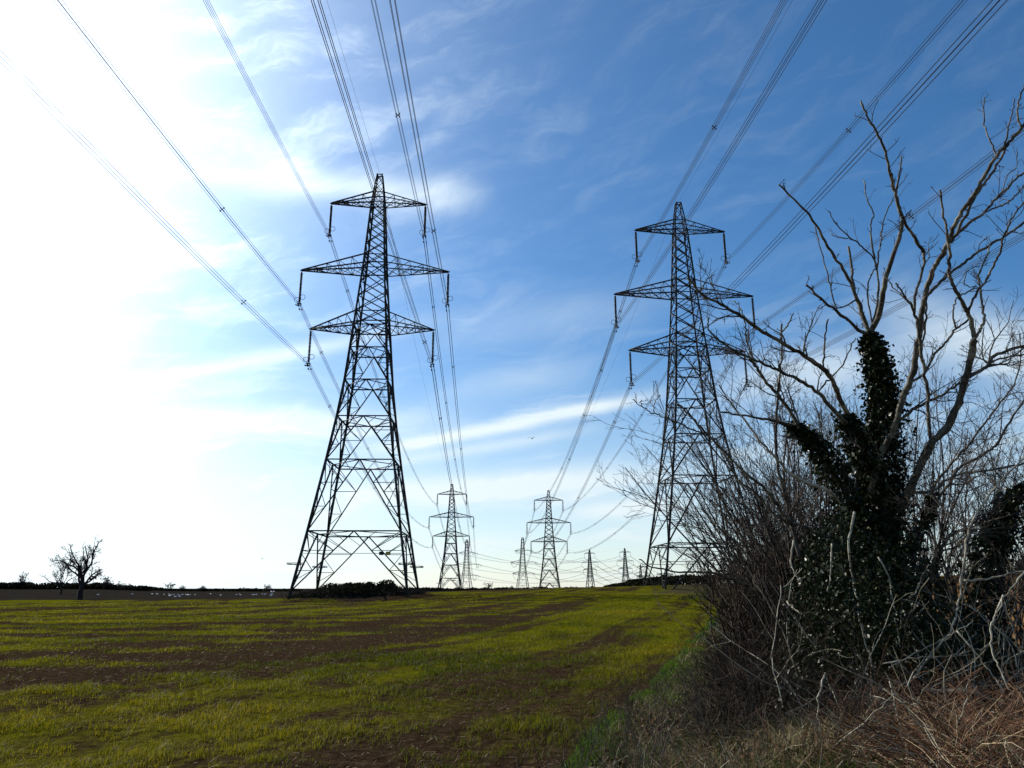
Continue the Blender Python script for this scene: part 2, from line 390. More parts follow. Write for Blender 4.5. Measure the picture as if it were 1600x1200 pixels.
def cover_at(x, y):
    u = x-.30*y+1.6*(fbm(x*.06+9, y*.06, 2)-.5)*2; v = y+.30*x
    s1 = fbm(u*.55+40, v*.035, 4); s2 = fbm(u*.16+7, v*.02+5, 3); s3 = fbm(x*.5, y*.5, 4)
    ub = u+1.1*(fbm(x*.04, y*.03+2, 2)-.5)*2
    c = .64+1.5*(s1-.5)+.20*np.cos(ub*2*pi/1.9)*sst(u, -15, -11)+.10*np.cos(ub*2*pi/.63)+.9*(s2-.5)+.9*(s3-.5)
    yy = y+.08*x+2.2*(fbm(x*.05, y*.09+3, 3)-.5); st = .5+.5*np.cos(yy*2*pi/4.3)
    far = sst(-u, 11.0, 13.2)
    c = c+.20*sst(u, -14, -10)*(1-sst(u, -7, -5))-far*(.52-.56*st**1.3*(.6+.8*fbm(x*.11, y*.3, 2)))+far*.12*sst(np.hypot(x, y), 38, 60)
    c = c-.18*sst(u, -6.4, -4.6)*(1-sst(u, -2.2, -1.4))*(.5+fbm(x*.2+4, y*.05, 2))
    c = c+.15*np.exp(-((u+8)/3)**2)
    return np.clip(c, 0, 1)
FAR_EDGE = lambda x, y: np.interp(np.where(y > 1, x/np.maximum(y, 1), 0), [-.8, -.35, -.16, -.08, .1, .3], [148, 146, 140, 175, 175, 170])
azs = np.concatenate([np.linspace(-180, -60, 22, endpoint=False), np.linspace(-60, 60, 330, endpoint=False), np.linspace(60, 180, 22, endpoint=False)])
rs = np.concatenate([[0.0], np.geomspace(1.2, 9000, 260)])
def sheet(name, sel):
    """part of the polar ground grid picked by sel(x, y) at cell centres"""
    RR, AA = np.meshgrid(rs, np.radians(azs), indexing='ij'); x = RR*np.sin(AA); y = RR*np.cos(AA); z = height(x, y)
    nR, nA = RR.shape; idx = np.arange(nR*nA).reshape(nR, nA); nx = np.roll(idx, -1, 1)
    q = np.stack([idx[:-1], idx[1:], nx[1:], nx[:-1]], -1).reshape(-1, 4)
    xf, yf = x.ravel(), y.ravel(); cx = xf[q].mean(1); cy = yf[q].mean(1); q = q[sel(cx, cy)]
    used, inv = np.unique(q, return_inverse=True); q = inv.reshape(-1, 4)
    xs, ys, zs = xf[used], yf[used], z.ravel()[used]; r = np.hypot(xs, ys); u = xs-.3*ys
    wob = (fbm(xs*.6, ys*.6, 3)-.5)
    vg = sst(u+wob*1.6, -2.0, -.9)*(1-sst(u, 5, 6.5)); pl = sst(u, 5, 6.5)*(1-sst(r, 300, 500)); vg = vg*(1-sst(r, 130, 175))
    bare = sst(r-FAR_EDGE(xs, ys)+wob*3, -1, 1)
    moundm = np.exp(-(((xs-T1[0])/9.2)**2+((ys-T1[1])/8.4)**2)**2); bare = np.maximum(bare, sst(moundm, .3, .5)); bm = bank_mask(xs, ys); vg = np.maximum(vg*(1-bare), bm*(1-.6*bare)); bare = np.maximum(bare*(1-.5*bm), bm*.25)
    me = mesh_np(name, np.stack([xs, ys, zs], -1), q, None, GROUND, smooth=True,
                 extra=dict(cover=cover_at(xs, ys)*np.interp(r, [8, 32], [.42, .92]), verge=vg, plough=pl, bare=bare))
    return link(name, me, None, 'structure')
uu = lambda x, y: x-.3*y
infield = lambda x, y: (uu(x, y) <= -1.4) & (np.hypot(x, y) < FAR_EDGE(x, y))
inverge = lambda x, y: (uu(x, y) > -1.4) & (uu(x, y) <= 5.7) & (np.hypot(x, y) < FAR_EDGE(x, y))
inpl = lambda x, y: (uu(x, y) > 5.7) & (np.hypot(x, y) < 380)
sheet('crop_field', infield)
sheet('hedge_bank', inverge)
sheet('ploughed_field', inpl)
sheet('ground', lambda x, y: ~(infield(x, y) | inverge(x, y) | inpl(x, y)))

# ------------------------------------------------------------------ pylons
WID = np.array([(0, 14.4), (7.45, 11.9), (16.95, 8.95), (23.1, 7.2), (28.45, 5.95), (33.3, 5.15), (36.8, 4.6), (38.95, 4.25), (46, 3.15), (48.1, 2.9), (57, 1.85), (58.7, 1.55), (62, .75)])
def half(h): return np.interp(h, WID[:, 0], WID[:, 1])/2
FACES = [((-1, -1), (1, -1)), ((1, -1), (1, 1)), ((1, 1), (-1, 1)), ((-1, 1), (-1, -1))]
def corner(c, h): w = half(h); return np.array([c[0]*w, c[1]*w, h])
ARMS = [(57.01, 7.14, 58.7), (45.95, 10.86, 48.1), (36.77, 8.89, 38.95)]
INS = 5.4
def make_insulator(root, tip, h):
    """hanging string of discs with yoke plate and two arcing rings"""
    mb = MB(); L = INS-.75; n = 23
    mb.bar((tip[0], tip[1], h), (tip[0], tip[1], h-.35), .09)
    prof = []
    for i in range(n):
        z = -.35-L*(i/n); dz = L/n
        prof += [(.08*THICK, z), (.19*THICK**1.3, z-dz*.35), (.205*THICK**1.3, z-dz*.62), (.09*THICK, z-dz*.7)]
    prof.append((.05, -.35-L))
    mb.lathe((tip[0], tip[1], h), prof, 8)
    o = part('insulator_string', mb.mesh('insulator_string', PORC), root)
    y = MB(); zb = h-.35-L
    y.bar((tip[0], tip[1], zb), (tip[0], tip[1], zb-.25), .10)
    y.bar((tip[0]-.30, tip[1], zb-.25), (tip[0]+.30, tip[1], zb-.25), .12)
    for sx in (-.2, .2):
        y.bar((tip[0]+sx, tip[1], zb-.25), (tip[0]+sx, tip[1], zb-.62), .07)
        for dz in (-.08, -.38): y.bar((tip[0]+sx, tip[1]-.35, zb-.22+dz), (tip[0]+sx, tip[1]+.35, zb-.22+dz), .09)
    part('yoke_plate', y.mesh('yoke_plate', STEEL), o)
    for sx, dz in ((-1, .35), (1, .75)):
        r = MB(); c = (tip[0]+sx*.42, tip[1], zb+dz); r.ring(c, (0, 1, .15), .36, .035)
        r.bar((tip[0]+sx*.1, tip[1], zb-.1), (tip[0]+sx*.16, tip[1], zb+dz-.15), .05)
        part('arcing_ring', r.mesh('arcing_ring', STEEL), o)
    for sy in (-1, 1):
        d = MB()
        for sx in (-.2, .2):
            for k in (.75,): d.bar((tip[0]+sx, tip[1]+sy*(k+.35), zb-.75), (tip[0]+sx, tip[1]+sy*(k-.0), zb-.75), .05); d.bar((tip[0]+sx, tip[1]+sy*(k+.35), zb-.75), (tip[0]+sx, tip[1]+sy*(k+.3), zb-.9), .12); d.bar((tip[0]+sx, tip[1]+sy*(k-.0), zb-.75), (tip[0]+sx, tip[1]+sy*(k+.05), zb-.9), .12)
        part('vibration_damper', d.mesh('vibration_damper', STEEL), o)
def make_crossarm(root, sx, hb, w, ht, lw=.17):
    """one tapering lattice bracket with chords and web members"""
    tip = np.array([sx*w, 0, hb]); lat = MB(); ch = MB()
    wb, wt = half(hb), half(ht); B = {s: np.array([sx*wb, s*wb, hb-.15]) for s in (-1, 1)}; T = {s: np.array([sx*wt, s*wt, ht]) for s in (-1, 1)}
    o = None; nseg = 5 if w > 8 else 4
    for s in (-1, 1):
        for A in (B, T):
            c = MB(); c.angle(A[s], tip+(0, s*.10, -.02 if A is B else .04), lw)
            if o is None:
                lat2 = MB()
                f = lambda A_, s_, t: A_[s_]+(tip-A_[s_])*t
                ts = np.linspace(0, 1, nseg+1)[:-1]
                for i in range(nseg-1):
                    t0, t1 = ts[i], ts[i+1]
                    for s_ in (-1, 1):
                        lat2.bar(f(T, s_, t1), f(B, s_, t1), .065); lat2.bar(f(T, s_, t1), f(B, s_, t0), .075)
                    lat2.bar(f(B, -1, t0), f(B, 1, t1), .07); lat2.bar(f(B, 1, t0), f(B, -1, t1), .07)
                    lat2.bar(f(B, -1, t1), f(B, 1, t1), .07)
                    if i % 2 == 0: lat2.bar(f(T, -1, t1), f(T, 1, t1), .06)
                lat2.bar(tip+(-.12*sx, -.28, 0), tip+(-.12*sx, .28, 0), .16); lat2.bar(tip+(-.5*sx, 0, 0), tip+(.22*sx, 0, 0), .16)
                o = part('crossarm', lat2.mesh('crossarm', STEEL), root)
            part('chord', c.mesh('chord', STEEL), o)
    return tip
THICK = 1.0
def make_pylon(label, loc, yaw, base):
    """suspension tower; base = height on the tall tower's legs at which this one stands (0 = tall)"""
    root = empty('pylon', loc, label, 'pylon', 'electricity pylons of the two lines', yaw)
    S = lambda p: np.asarray(p)-np.array([0, 0, base])
    # legs
    hs_ = [base-1.0]+[h for h in WID[:, 0] if h > base]
    for c in ((-1, -1), (1, -1), (1, 1), (-1, 1)):
        mb = MB()
        for a, b in zip(hs_[:-1], hs_[1:]):
            if a < base: wa = half(base)+.14*(base-a); pa = np.array([c[0]*wa, c[1]*wa, a])
            else: pa = corner(c, a)
            mb.angle(S(pa), S(corner(c, b)), .30 if b <= 37 else (.24 if b < 58 else .16), .3)
        part('leg', mb.mesh('leg', STEEL), root)
    # lower K panels
    lv = [h for h in (0, 7.45, 16.95, 23.1, 28.45, 33.3, 36.8) if h > base+2]; lv = [base]+lv
    for a, b in zip(lv[:-1], lv[1:]):
        for c1, c2 in FACES:
            p1, p2, q1, q2 = corner(c1, a), corner(c2, a), corner(c1, b), corner(c2, b); mid = (q1+q2)/2
            mb = MB(); mb.angle(S(q1), S(q2), .17); part('horizontal_brace', mb.mesh('horizontal_brace', STEEL), root)
            for p in (p1, p2):
                mb = MB(); mb.angle(S(p), S(mid), .17 if b < 30 else .14); part('diagonal_brace', mb.mesh('diagonal_brace', STEEL), root)
            ns = 3 if b-a > 6 else 2
            for (p, q) in ((p1, q1), (p2, q2)):
                mb = MB()
                for i in range(1, ns+1):
                    t = i/(ns+.0) if i < ns else None
                    if t is None: break
                    d = p+(mid-p)*t; l = p+(q-p)*t
                    mb.bar(S(d), S(l), .08)
                    l2 = p+(q-p)*min(1, t+.5/ns+.12); mb.bar(S(d), S(l2), .08)
                    if i == 1: mb.bar(S(d), S(p+(q-p)*t*.5), .07)
                d = p+(mid-p)*((ns-1)/ns); mb.bar(S(d), S(q), .085)
                d2 = p+(mid-p)*((ns-.5)/ns); mb.bar(S(d2), S(q+(mid-q)*.5), .07)
                part('secondary_brace', mb.mesh('secondary_brace', STEEL), root)
        mb = MB(); ms = [(corner(c1, b)+corner(c2, b))/2-(0, 0, .05) for c1, c2 in FACES]
        for i in range(4): mb.bar(S(ms[i]), S(ms[(i+1) % 4]), .10)
        part('plan_bracing', mb.mesh('plan_bracing', STEEL), root)
    # upper X panels
    ups = list(np.linspace(36.8, 38.95, 2))+list(np.linspace(38.95, 45.95, 4)[1:])+[48.1]+list(np.linspace(48.1, 57.0, 6)[1:])+[58.7, 60.4, 61.9]
    for a, b in zip(ups[:-1], ups[1:]):
        for c1, c2 in FACES:
            for (s, e) in ((c1, c2), (c2, c1)):
                mb = MB(); mb.angle(S(corner(s, a)), S(corner(e, b)), .135 if b < 58 else .08); part('diagonal_brace', mb.mesh('diagonal_brace', STEEL), root)
            if any(abs(b-k) < .1 for k in (38.95, 45.95, 48.1, 57.0, 58.7, 61.9)):
                mb = MB(); mb.angle(S(corner(c1, b)), S(corner(c2, b)), .15); part('horizontal_brace', mb.mesh('horizontal_brace', STEEL), root)
    for hb, w, ht in ARMS:
        for sx in (-1, 1):
            tip = make_crossarm_at(root, sx, hb, w, ht, base); make_insulator(root, tip-np.array([0, 0, base]), hb-base)
    # anti-climbing guards: outriggers with barbed wire round each leg
    for c in ((-1, -1), (1, -1), (1, 1), (-1, 1)):
        mb = MB(); k = corner(c, base+3.1)-np.array([0, 0, base])
        o = 1.1
        pts = [k+(c[0]*o, c[1]*o, .1), k+(c[0]*o, -c[1]*o*.6, .1), k+(-c[0]*o*.6, -c[1]*o*.6, .1), k+(-c[0]*o*.6, c[1]*o, .1)]
        for i in range(4): mb.bar(pts[i], pts[(i+1) % 4], .05); mb.bar(pts[i]+(0, 0, .18), pts[(i+1) % 4]+(0, 0, .18), .05); mb.bar(k, pts[i]+(0, 0, .1), .06)
        part('climbing_guard', mb.mesh('climbing_guard', STEEL), root)
    # warning plates on the near face
    fx = corner((1, -1), base+4.6)-np.array([0, 0, base])
    for dx in (-1.9, -2.75):
        mb = MB(); p = fx+(dx, -.05, 0); mb.add([p+(a, b, c) for b in (-.012, .012) for a, c in ((-.3, -.22), (.3, -.22), (.3, .22), (-.3, .22))],
               [(0, 1, 2, 3), (7, 6, 5, 4), (0, 4, 5, 1), (1, 5, 6, 2), (2, 6, 7, 3), (3, 7, 4, 0)])
        part('warning_plate', mb.mesh('warning_plate', PLATE if dx > -2 else STEEL), root)
    mb = MB(); w = half(base+4.6); mb.bar((-w, -w, 4.6+.0), (w, -w, 4.6), .06); part('plate_rail', mb.mesh('plate_rail', STEEL), root)
    return root
def make_crossarm_at(root, sx, hb, w, ht, base):
    global half
    h0 = half; half = lambda h: h0(h+base)
    tip = make_crossarm(root, sx, hb-base, w, ht-base); half = h0
    return tip+np.array([0, 0, base])

HB = 11.3
Z1, Z2 = EYE-.313, EYE-1.473
p1 = make_pylon('tall dark lattice pylon standing on the scrubby mound in the open field', (*T1, Z1), .025, 0)
p2 = copy_tree(p1); p2.location = (*T2, Z2); p2.rotation_euler = (0, 0, .038)
p2['label'] = 'tall lattice pylon half hidden by the bare hedge branches at right'
T3 = np.array([-29.57, 373.7]); T4 = np.array([18.28, 380.6]); Z3, Z4 = EYE-.96, EYE-14.44+HB
THICK = 1.45
p3 = make_pylon('smaller lattice pylon seen further down the line, close behind the mound pylon', (*T3, Z3), -.002, HB)
THICK = 1.0
p4 = copy_tree(p3); p4.location = (*T4, Z4); p4.rotation_euler = (0, 0, -.002)
p4['label'] = 'lattice pylon on the skyline mid field, just right of a squat tension pylon'

# far pylons: fewer, joined parts
def far_pylon(label, loc, yaw, tension, H=50.7, sc=1.0, lw=.42, bw=.22):
    root = empty('pylon', loc, label, 'pylon', 'electricity pylons of the two lines', yaw)
    if tension: arms = [(36.2, 7.5, 38.0), (25.3, 11.6, 27.3), (15.2, 9.7, 17.0)]; wid = [(0, 11.5), (15.2, 6.3), (25.3, 4.4), (36.2, 3.2), (46.5, 2.0), (48.6, .9)]; H = 48.6
    else: arms = [(a-HB, w, t-HB) for a, w, t in ARMS]; wid = [(0, 10.7), (17.15, 5.9), (25.5, 4.6), (34.6, 3.15), (45.7, 1.85), (50.7, .7)]
    wid = np.array(wid); hw = lambda h: np.interp(h, wid[:, 0], wid[:, 1])/2
    cn = lambda c, h: np.array([c[0]*hw(h), c[1]*hw(h), h])*sc
    for c in ((-1, -1), (1, -1), (1, 1), (-1, 1)):
        mb = MB(); hh = [0]+[h for h in wid[1:, 0]]
        for a, b in zip(hh[:-1], hh[1:]): mb.bar(cn(c, a)-((0, 0, 3) if a == 0 else (0, 0, 0)), cn(c, b), lw*sc)
        part('leg', mb.mesh('leg', STEEL_FAR), root)
    mb = MB(); lv = [0, 4.5, 11.5, 16.5] if not tension else [0, 4, 9.5, 15.2]
    for a, b in zip(lv[:-1], lv[1:]):
        for c1, c2 in FACES:
            q1, q2 = cn(c1, b), cn(c2, b); mid = (q1+q2)/2
            mb.bar(q1, q2, bw*sc); mb.bar(cn(c1, a), mid, bw*.8*sc); mb.bar(cn(c2, a), mid, bw*.8*sc)
    up = np.linspace(lv[-1], H-1, 13)
    for a, b in zip(up[:-1], up[1:]):
        for c1, c2 in FACES: mb.bar(cn(c1, a), cn(c2, b), bw*.8*sc); mb.bar(cn(c2, a), cn(c1, b), bw*.8*sc)
    part('bracing', mb.mesh('bracing', STEEL_FAR), root)
    for hb, w, ht in arms:
        for sx in (-1, 1):
            mb = MB(); tip = np.array([sx*w, 0, hb])*sc
            for s in (-1, 1):
                mb.bar(np.array([sx*hw(hb), s*hw(hb), hb])*sc, tip, (bw+.12)*sc); mb.bar(np.array([sx*hw(ht), s*hw(ht), ht])*sc, tip, bw*.8*sc)
            part('crossarm', mb.mesh('crossarm', STEEL_FAR), root)
            mb = MB()
            if not tension: mb.tube([tip, tip-(0, 0, INS*sc)], [.17*sc]*2, 6)
            else:
                for dirv in tension:
                    d = np.array([dirv[0], dirv[1], -.16]); mb.tube([tip, tip+d*6.5*sc], [.26*sc]*2, 6)
                d0, d1 = [tip+np.array([d[0], d[1], -.16])*6.5*sc for d in tension]; pm = tip-(0, 0, 4.4*sc)
                arc = [d0*(1-t)**2+pm*2*t*(1-t)+d1*t*t for t in np.linspace(0, 1, 7)]; mb.tube(arc, [.06*sc]*7, 4)
            part('insulator_string', mb.mesh('insulator_string', PORC), root)
    return root
def place(px, py, Y): return at(px, py, Y)
FP = {}
def rotz(v, a): return np.array([v[0]*cos(a)-v[1]*sin(a), v[0]*sin(a)+v[1]*cos(a)])
pos5 = place(729.5, 843, 742)-(0, 0, 48.6); pos6 = place(816.5, 839.5, 742)-(0, 0, 48.6)
pos7 = place(921, 858.5, 1000)-(0, 0, 50.7); pos8 = place(976, 856.5, 990)-(0, 0, 50.7)
pos9 = place(1000.5, 881.5, 1480)-(0, 0, 50.7); pos10 = place(1076.5, 896.5, 1980)-(0, 0, 50.7)
TENS = {}
for k, pos, prv, nxt, lab in ((5, pos5, T3, pos7, 'squat tension pylon with outstretched insulators, tucked behind the left smaller pylon'),
                               (6, pos6, T4, pos8, 'squat tension pylon with outstretched insulators, alone left of the mid field pylon')):
    yaw = -.21; dirs = []
    for q in (prv, nxt):
        d = np.array(q[:2])-pos[:2]; d /= np.linalg.norm(d); dirs.append(rotz(d, -yaw))
    TENS[k] = (pos, yaw, dirs); far_pylon(lab, pos, yaw, dirs)
for pos, yaw, lab, sc in ((pos7, -.42, 'tiny far pylon on the horizon, left one of a close pair beyond the field', 1.0), (pos8, -.42, 'tiny far pylon on the horizon, right one of a close pair beyond the field', 1.0),
                      (pos9, -.42, 'very small distant pylon beside the foot of the hedge side pylon', 1.0), (pos10, -.42, 'faintest farthest pylon seen between the legs of the hedge side pylon', 1.0)):
    far_pylon(lab, pos, yaw, None, lw=.5+.00012*pos[1], bw=.3+.00010*pos[1])

# ------------------------------------------------------------------ conductors
PH = {'top': 0, 'middle': 1, 'bottom': 2}
def att(pos, yaw, base, side, lev, ins=INS-.1):
    if lev == 'earth': return np.array([pos[0], pos[1], pos[2]+62-base])
    hb, w, _ = ARMS[PH[lev]]; return np.array([pos[0]+side*w*cos(yaw), pos[1]+side*w*sin(yaw), pos[2]+hb-base-ins])
TARMS = [(36.2, 7.5), (25.3, 11.6), (15.2, 9.7)]
def att_t(k, side, lev, which):
    pos, yaw, dirs = TENS[k]
    if lev == 'earth': return pos+np.array([0, 0, 48.6])
    hb, w = TARMS[PH[lev]]; d = dirs[which]; l = np.array([side*w, 0])+d*6.5; l = rotz(l, yaw)
    return pos+np.array([l[0], l[1], hb-.16*6.5])
def span(A, B, sag, label, earth, rad, t0=0.0, t1=1.0, spacers=(), sep=.32, n=40, group=None):
    c = (A+B)/2; root = empty('earth_wire' if earth else 'conductor_bundle', c, label, 'power line', group)
    d = B-A; hd = norm(np.array([d[0], d[1], 0])); sdv = np.array([hd[1], -hd[0], 0])
    ts = np.linspace(t0, t1, n); P = A+d*ts[:, None]; P[:, 2] -= 4*sag*ts*(1-ts)
    offs = [(0, 0)] if earth else [(-.5, .5), (.5, .5), (.5, -.5), (-.5, -.5)]
    for ox, oz in offs:
        mb = MB(); mb.tube(P+sdv*ox*sep+np.array([0, 0, oz*sep])-c, [rad]*n, 5); part('wire', mb.mesh('wire', WIRE), root)
    for t in spacers:
        p = A+d*t; p[2] -= 4*sag*t*(1-t); p = p-c; mb = MB()
        cs = [p+sdv*ox*sep*1.15+np.array([0, 0, oz*sep*1.15]) for ox, oz in offs]
        mb.bar(cs[0], cs[2], .055); mb.bar(cs[1], cs[3], .055)
        for q in cs: mb.bar(q-hd*.09, q+hd*.09, .10)
        k = .26*sep
        mb.bar(p-sdv*k, p+sdv*k, .10)
        part('spacer', mb.mesh('spacer', STEEL), root)
GR = 'overhead wires of the two power lines'
SN = {-1: 'left', 1: 'right'}
T0A = (np.array([-12.417, -185.5, EYE+1.254]), .026, 5.59, 5.75); T0B = (np.array([35.06, -148.0, EYE+1.231]), .038, 7.7, 5.72)
for (pt, Zt, yaw, T0, nm, spc) in ((T1, Z1, .025, T0A, 'mound pylon', {(-1, 'top'): (.265, .52), (-1, 'middle'): (.112, .27), (-1, 'bottom'): (.10, .25), (1, 'top'): (.115, .30), (1, 'middle'): (.095, .3), (1, 'bottom'): (.30, .045)}),
                                   (T2, Z2, .038, T0B, 'hedge side pylon', {(-1, 'top'): (.16, .35), (-1, 'middle'): (.30,), (1, 'top'): (.16, .38), (-1, 'bottom'): (.33,), (1, 'middle'): (.17, .4), (1, 'bottom'): (.14, .3)})):
    pos = np.array([*pt, Zt])
    for lev in PH:
        for sd_ in (-1, 1):
            span(att(pos, yaw, 0, sd_, lev), att(T0[0], T0[1], 0, sd_, lev), T0[2], f'overhead four wire bundle coming to the {nm}, {SN[sd_]} end of {lev} crossarm', False, .022, 0, .62, spc.get((sd_, lev), (.2,)), group=GR, n=60)
    span(att(pos, yaw, 0, 0, 'earth'), att(T0[0], T0[1], 0, 0, 'earth'), T0[3], f'thin single earth wire passing overhead to the peak of the {nm}', True, .015, 0, .62, group=GR, n=60)
for (pa, Za, ya, pb, Zb, yb, nm, k, nx_) in ((T1, Z1, .025, T3, Z3, -.002, 'mound pylon to smaller left pylon', 5, 7), (T2, Z2, .038, T4, Z4, -.002, 'hedge side pylon to mid field pylon', 6, 8)):
    A_ = np.array([*pa, Za]); B_ = np.array([*pb, Zb]); n2 = 'smaller left pylon' if k == 5 else 'mid field pylon'
    C_ = pos7 if k == 5 else pos8
    for lev in list(PH)+['earth']:
        for sd_ in ((-1, 1) if lev != 'earth' else (0,)):
            e = lev == 'earth'; what = 'earth wire' if e else 'wire bundle'
            fr = 'peak' if e else f'{SN[sd_]} end of {lev} crossarm'
            span(att(A_, ya, 0, sd_, lev), att(B_, yb, HB, sd_, lev), 7.5 if not e else 5.5, f'{what} from {nm}, {fr}', e, .026 if not e else .017, spacers=() if e else (.06+.02*(sd_ == 1), .26, .47, .68, .88), sep=.34, group=GR)
            span(att(B_, yb, HB, sd_, lev), att_t(k, sd_, lev, 0), 9.0, f'{what} from {n2} to its tension pylon, {fr}', e, .034 if not e else .022, spacers=() if e else (.15, .35, .55, .8), sep=.4, n=24, group=GR)
            span(att_t(k, sd_, lev, 1), att(C_, -.42, HB, sd_, lev), 9.0, f'far {what} past the tension pylon behind {n2}, {fr}', e, .036 if not e else .025, sep=.4, n=24, group=GR)
            D_ = pos9 if k == 5 else pos10
            if not e: span(att(C_, -.42, HB, sd_, lev), att(D_, -.42, HB, sd_, lev), 14.0, f'faint far wires beyond the {"left" if k == 5 else "right"} tiny horizon pylon, {fr}', e, .05, sep=.4, n=20, group=GR)

# ------------------------------------------------------------------ far trees, hedges, scrub
def bare_tree(px, base_y, Y, hpx, label, spread=1.0, seed=1, dens=1.0, cat='tree', lean=0):
    global rng
    keep = rng; rng = np.random.default_rng(seed)
    b = at(px, base_y, Y); b[2] = hz(b[0], b[1])-.1; H = hpx*Y/FPX
    root = empty('bare_tree', b, label, cat)
    th = H*.30; r0 = H*.030
    mb = MB(); k = 6; P = np.stack([np.linspace(0, lean*th, k)+rng.normal(0, .03*th, k)*np.linspace(0, 1, k), rng.normal(0, .02*th, k), np.linspace(-.3, th, k)], -1)
    mb.tube(P, np.linspace(r0*1.3, r0*.85, k), 8); part('trunk', mb.mesh('trunk', FAR_TWIG, True), root)
    n0 = 8; S = np.repeat(P[-1:], n0, 0)-np.array([0, 0, 1.])*rng.uniform(0, .45, n0)[:, None]*th
    az = np.arange(n0)*2.4+rng.uniform(0, 1, n0); el = np.radians(rng.uniform(28, 80, n0)); D = np.stack([np.cos(az)*np.cos(el), np.sin(az)*np.cos(el), np.sin(el)], -1)
    L = (H-th)*rng.uniform(.62, .9, n0)*np.where(el < .9, spread, 1.0)
    lv = grow(S, D, L, np.full(n0, r0*.55), [dict(k=7, wob=.22, up=.06, n=6, t0=.25, ang=46, lr=.55, rr=.62, tip=.4), dict(k=6, wob=.25, up=.05, n=5, t0=.2, ang=48, lr=.55, rr=.6, tip=.4),
         dict(k=5, wob=.25, up=.05, n=int(5*dens), t0=.2, ang=45, lr=.55, rr=.65, tip=.5, rmin=.012), dict(k=3, wob=.2, up=.05, tip=.5, rmin=.014*Y/140)])
    part('crown', grown_mesh('crown', lv, FAR_TWIG, (5, 4, 3, 3)), root)
    rng = keep; return root
bare_tree(125, 934, 142, 112, 'bare round crowned oak standing alone at the far left field edge', .62, 21, 1.6)
bare_tree(97, 914, 205, 46, 'broad low bare tree just behind the lone oak', 1.7, 8)
bare_tree(34, 911, 360, 26, 'small bushy bare tree at the far left end of the hedgerow', 1.3, 5, 1.4)
bare_tree(163, 914, 330, 20, 'small twiggy bare tree rising over the hedge right of the oak', 1.4, 6, 1.4)
bare_tree(188, 914, 330, 14, 'lowest twiggy tree over the hedge right of the oak', 1.5, 7, 1.4)
bare_tree(268, 921, 520, 13, 'pale bare tree between two dark domes on the skyline', 1.6, 9, 1.4)
bare_tree(418, 923, 520, 10, 'low bare tree on the skyline just left of the mound', 1.9, 10, 1.4)
bare_tree(764, 922, 600, 10, 'thin bare tree on the skyline between the two smaller pylons', 2.0, 13, 1.2)
bare_tree(1103, 908, 170, 22, 'small upright bare tree on the bank right of the hedge side pylon', .5, 14, 1.2)

def bush(name, px, top_y, base_y, wpx, Y, label, n=1400, cat='bush', m=SCRUB, dome=1.0, depth=None, group=None, ls=.05):
    c = at(px, base_y, Y); gz = hz(c[0], c[1]); w = wpx*Y/FPX/2; t = at(px, top_y, Y)[2]; h = max(t-gz, .6); dp = depth or w
    k = rng.normal(size=(n, 3)); k = norm(k); k[:, 2] = np.abs(k[:, 2]); rr = rng.uniform(.0, 1, n)**.45
    lump = .78+.22*np.sin(k[:, 0]*5+px)*np.cos(k[:, 1]*4+k[:, 2]*6)+.12*rng.normal(size=n)
    C = np.stack([k[:, 0]*w*rr*lump, k[:, 1]*dp*rr*lump, (k[:, 2]**(1/dome))*h*rr*np.minimum(lump, 1.02)-.15], -1)
    root = empty(name, (c[0], c[1], gz), label, cat, group)
    V, t_ = leaves(C, rng.uniform(.6, 1.4, n)*ls*np.cbrt(w*dp*h)*2.2)
    part('crown', mesh_np('crown', V, None, t_, m, np.repeat(rng.random(n), 4)), root)
    n0 = 6; az = rng.uniform(0, 6.28, n0); D = norm(np.stack([np.cos(az)*.5, np.sin(az)*.5, np.ones(n0)], -1))
    lv = grow(np.zeros((n0, 3))-np.array([0, 0, .2]), D, np.full(n0, h*.7), np.full(n0, .05*h*.4), [dict(k=4, n=3, ang=35, lr=.5), dict(k=3)])
    part('stems', grown_mesh('stems', lv, FAR_TWIG, (4, 3)), root)
    return root
for a in ((235, 914.5, 922, 17, 520, 'pointed dark bush left of the pale skyline tree'), (317, 914, 923, 20, 500, 'dark domed bush standing alone on the left skyline'),
          (395, 917.5, 922, 26, 520, 'low wide dark bush on the skyline nearing the mound'), (285, 913, 922, 14, 525, 'dark round bush right against the pale skyline tree'),
          (715, 914, 924, 14, 330, 'dark bush at the foot of the left smaller pylon'), (799, 914.5, 921, 16, 420, 'dark bush left of the alone standing tension pylon'),
          (823, 917, 921, 13, 430, 'low dark bush under the alone standing tension pylon'), (845, 913, 921, 12, 330, 'dark bush at the left foot of the mid field pylon'),
          (892, 914, 920, 8, 420, 'tiny dark bush left of the twin bush right of the mid field pylon'), (901, 915, 920, 9, 420, 'low twin bush right of the mid field pylon'),
          (950, 911, 920, 17, 300, 'dark domed bush below the pair of tiny pylons'), (1047, 892, 910, 32, 165, 'round dark bush between the legs of the hedge side pylon'),
          (1596, 862, 885, 44, 190, 'dark tree at the far right beyond the ploughed field')):
    bush('bush', *a)
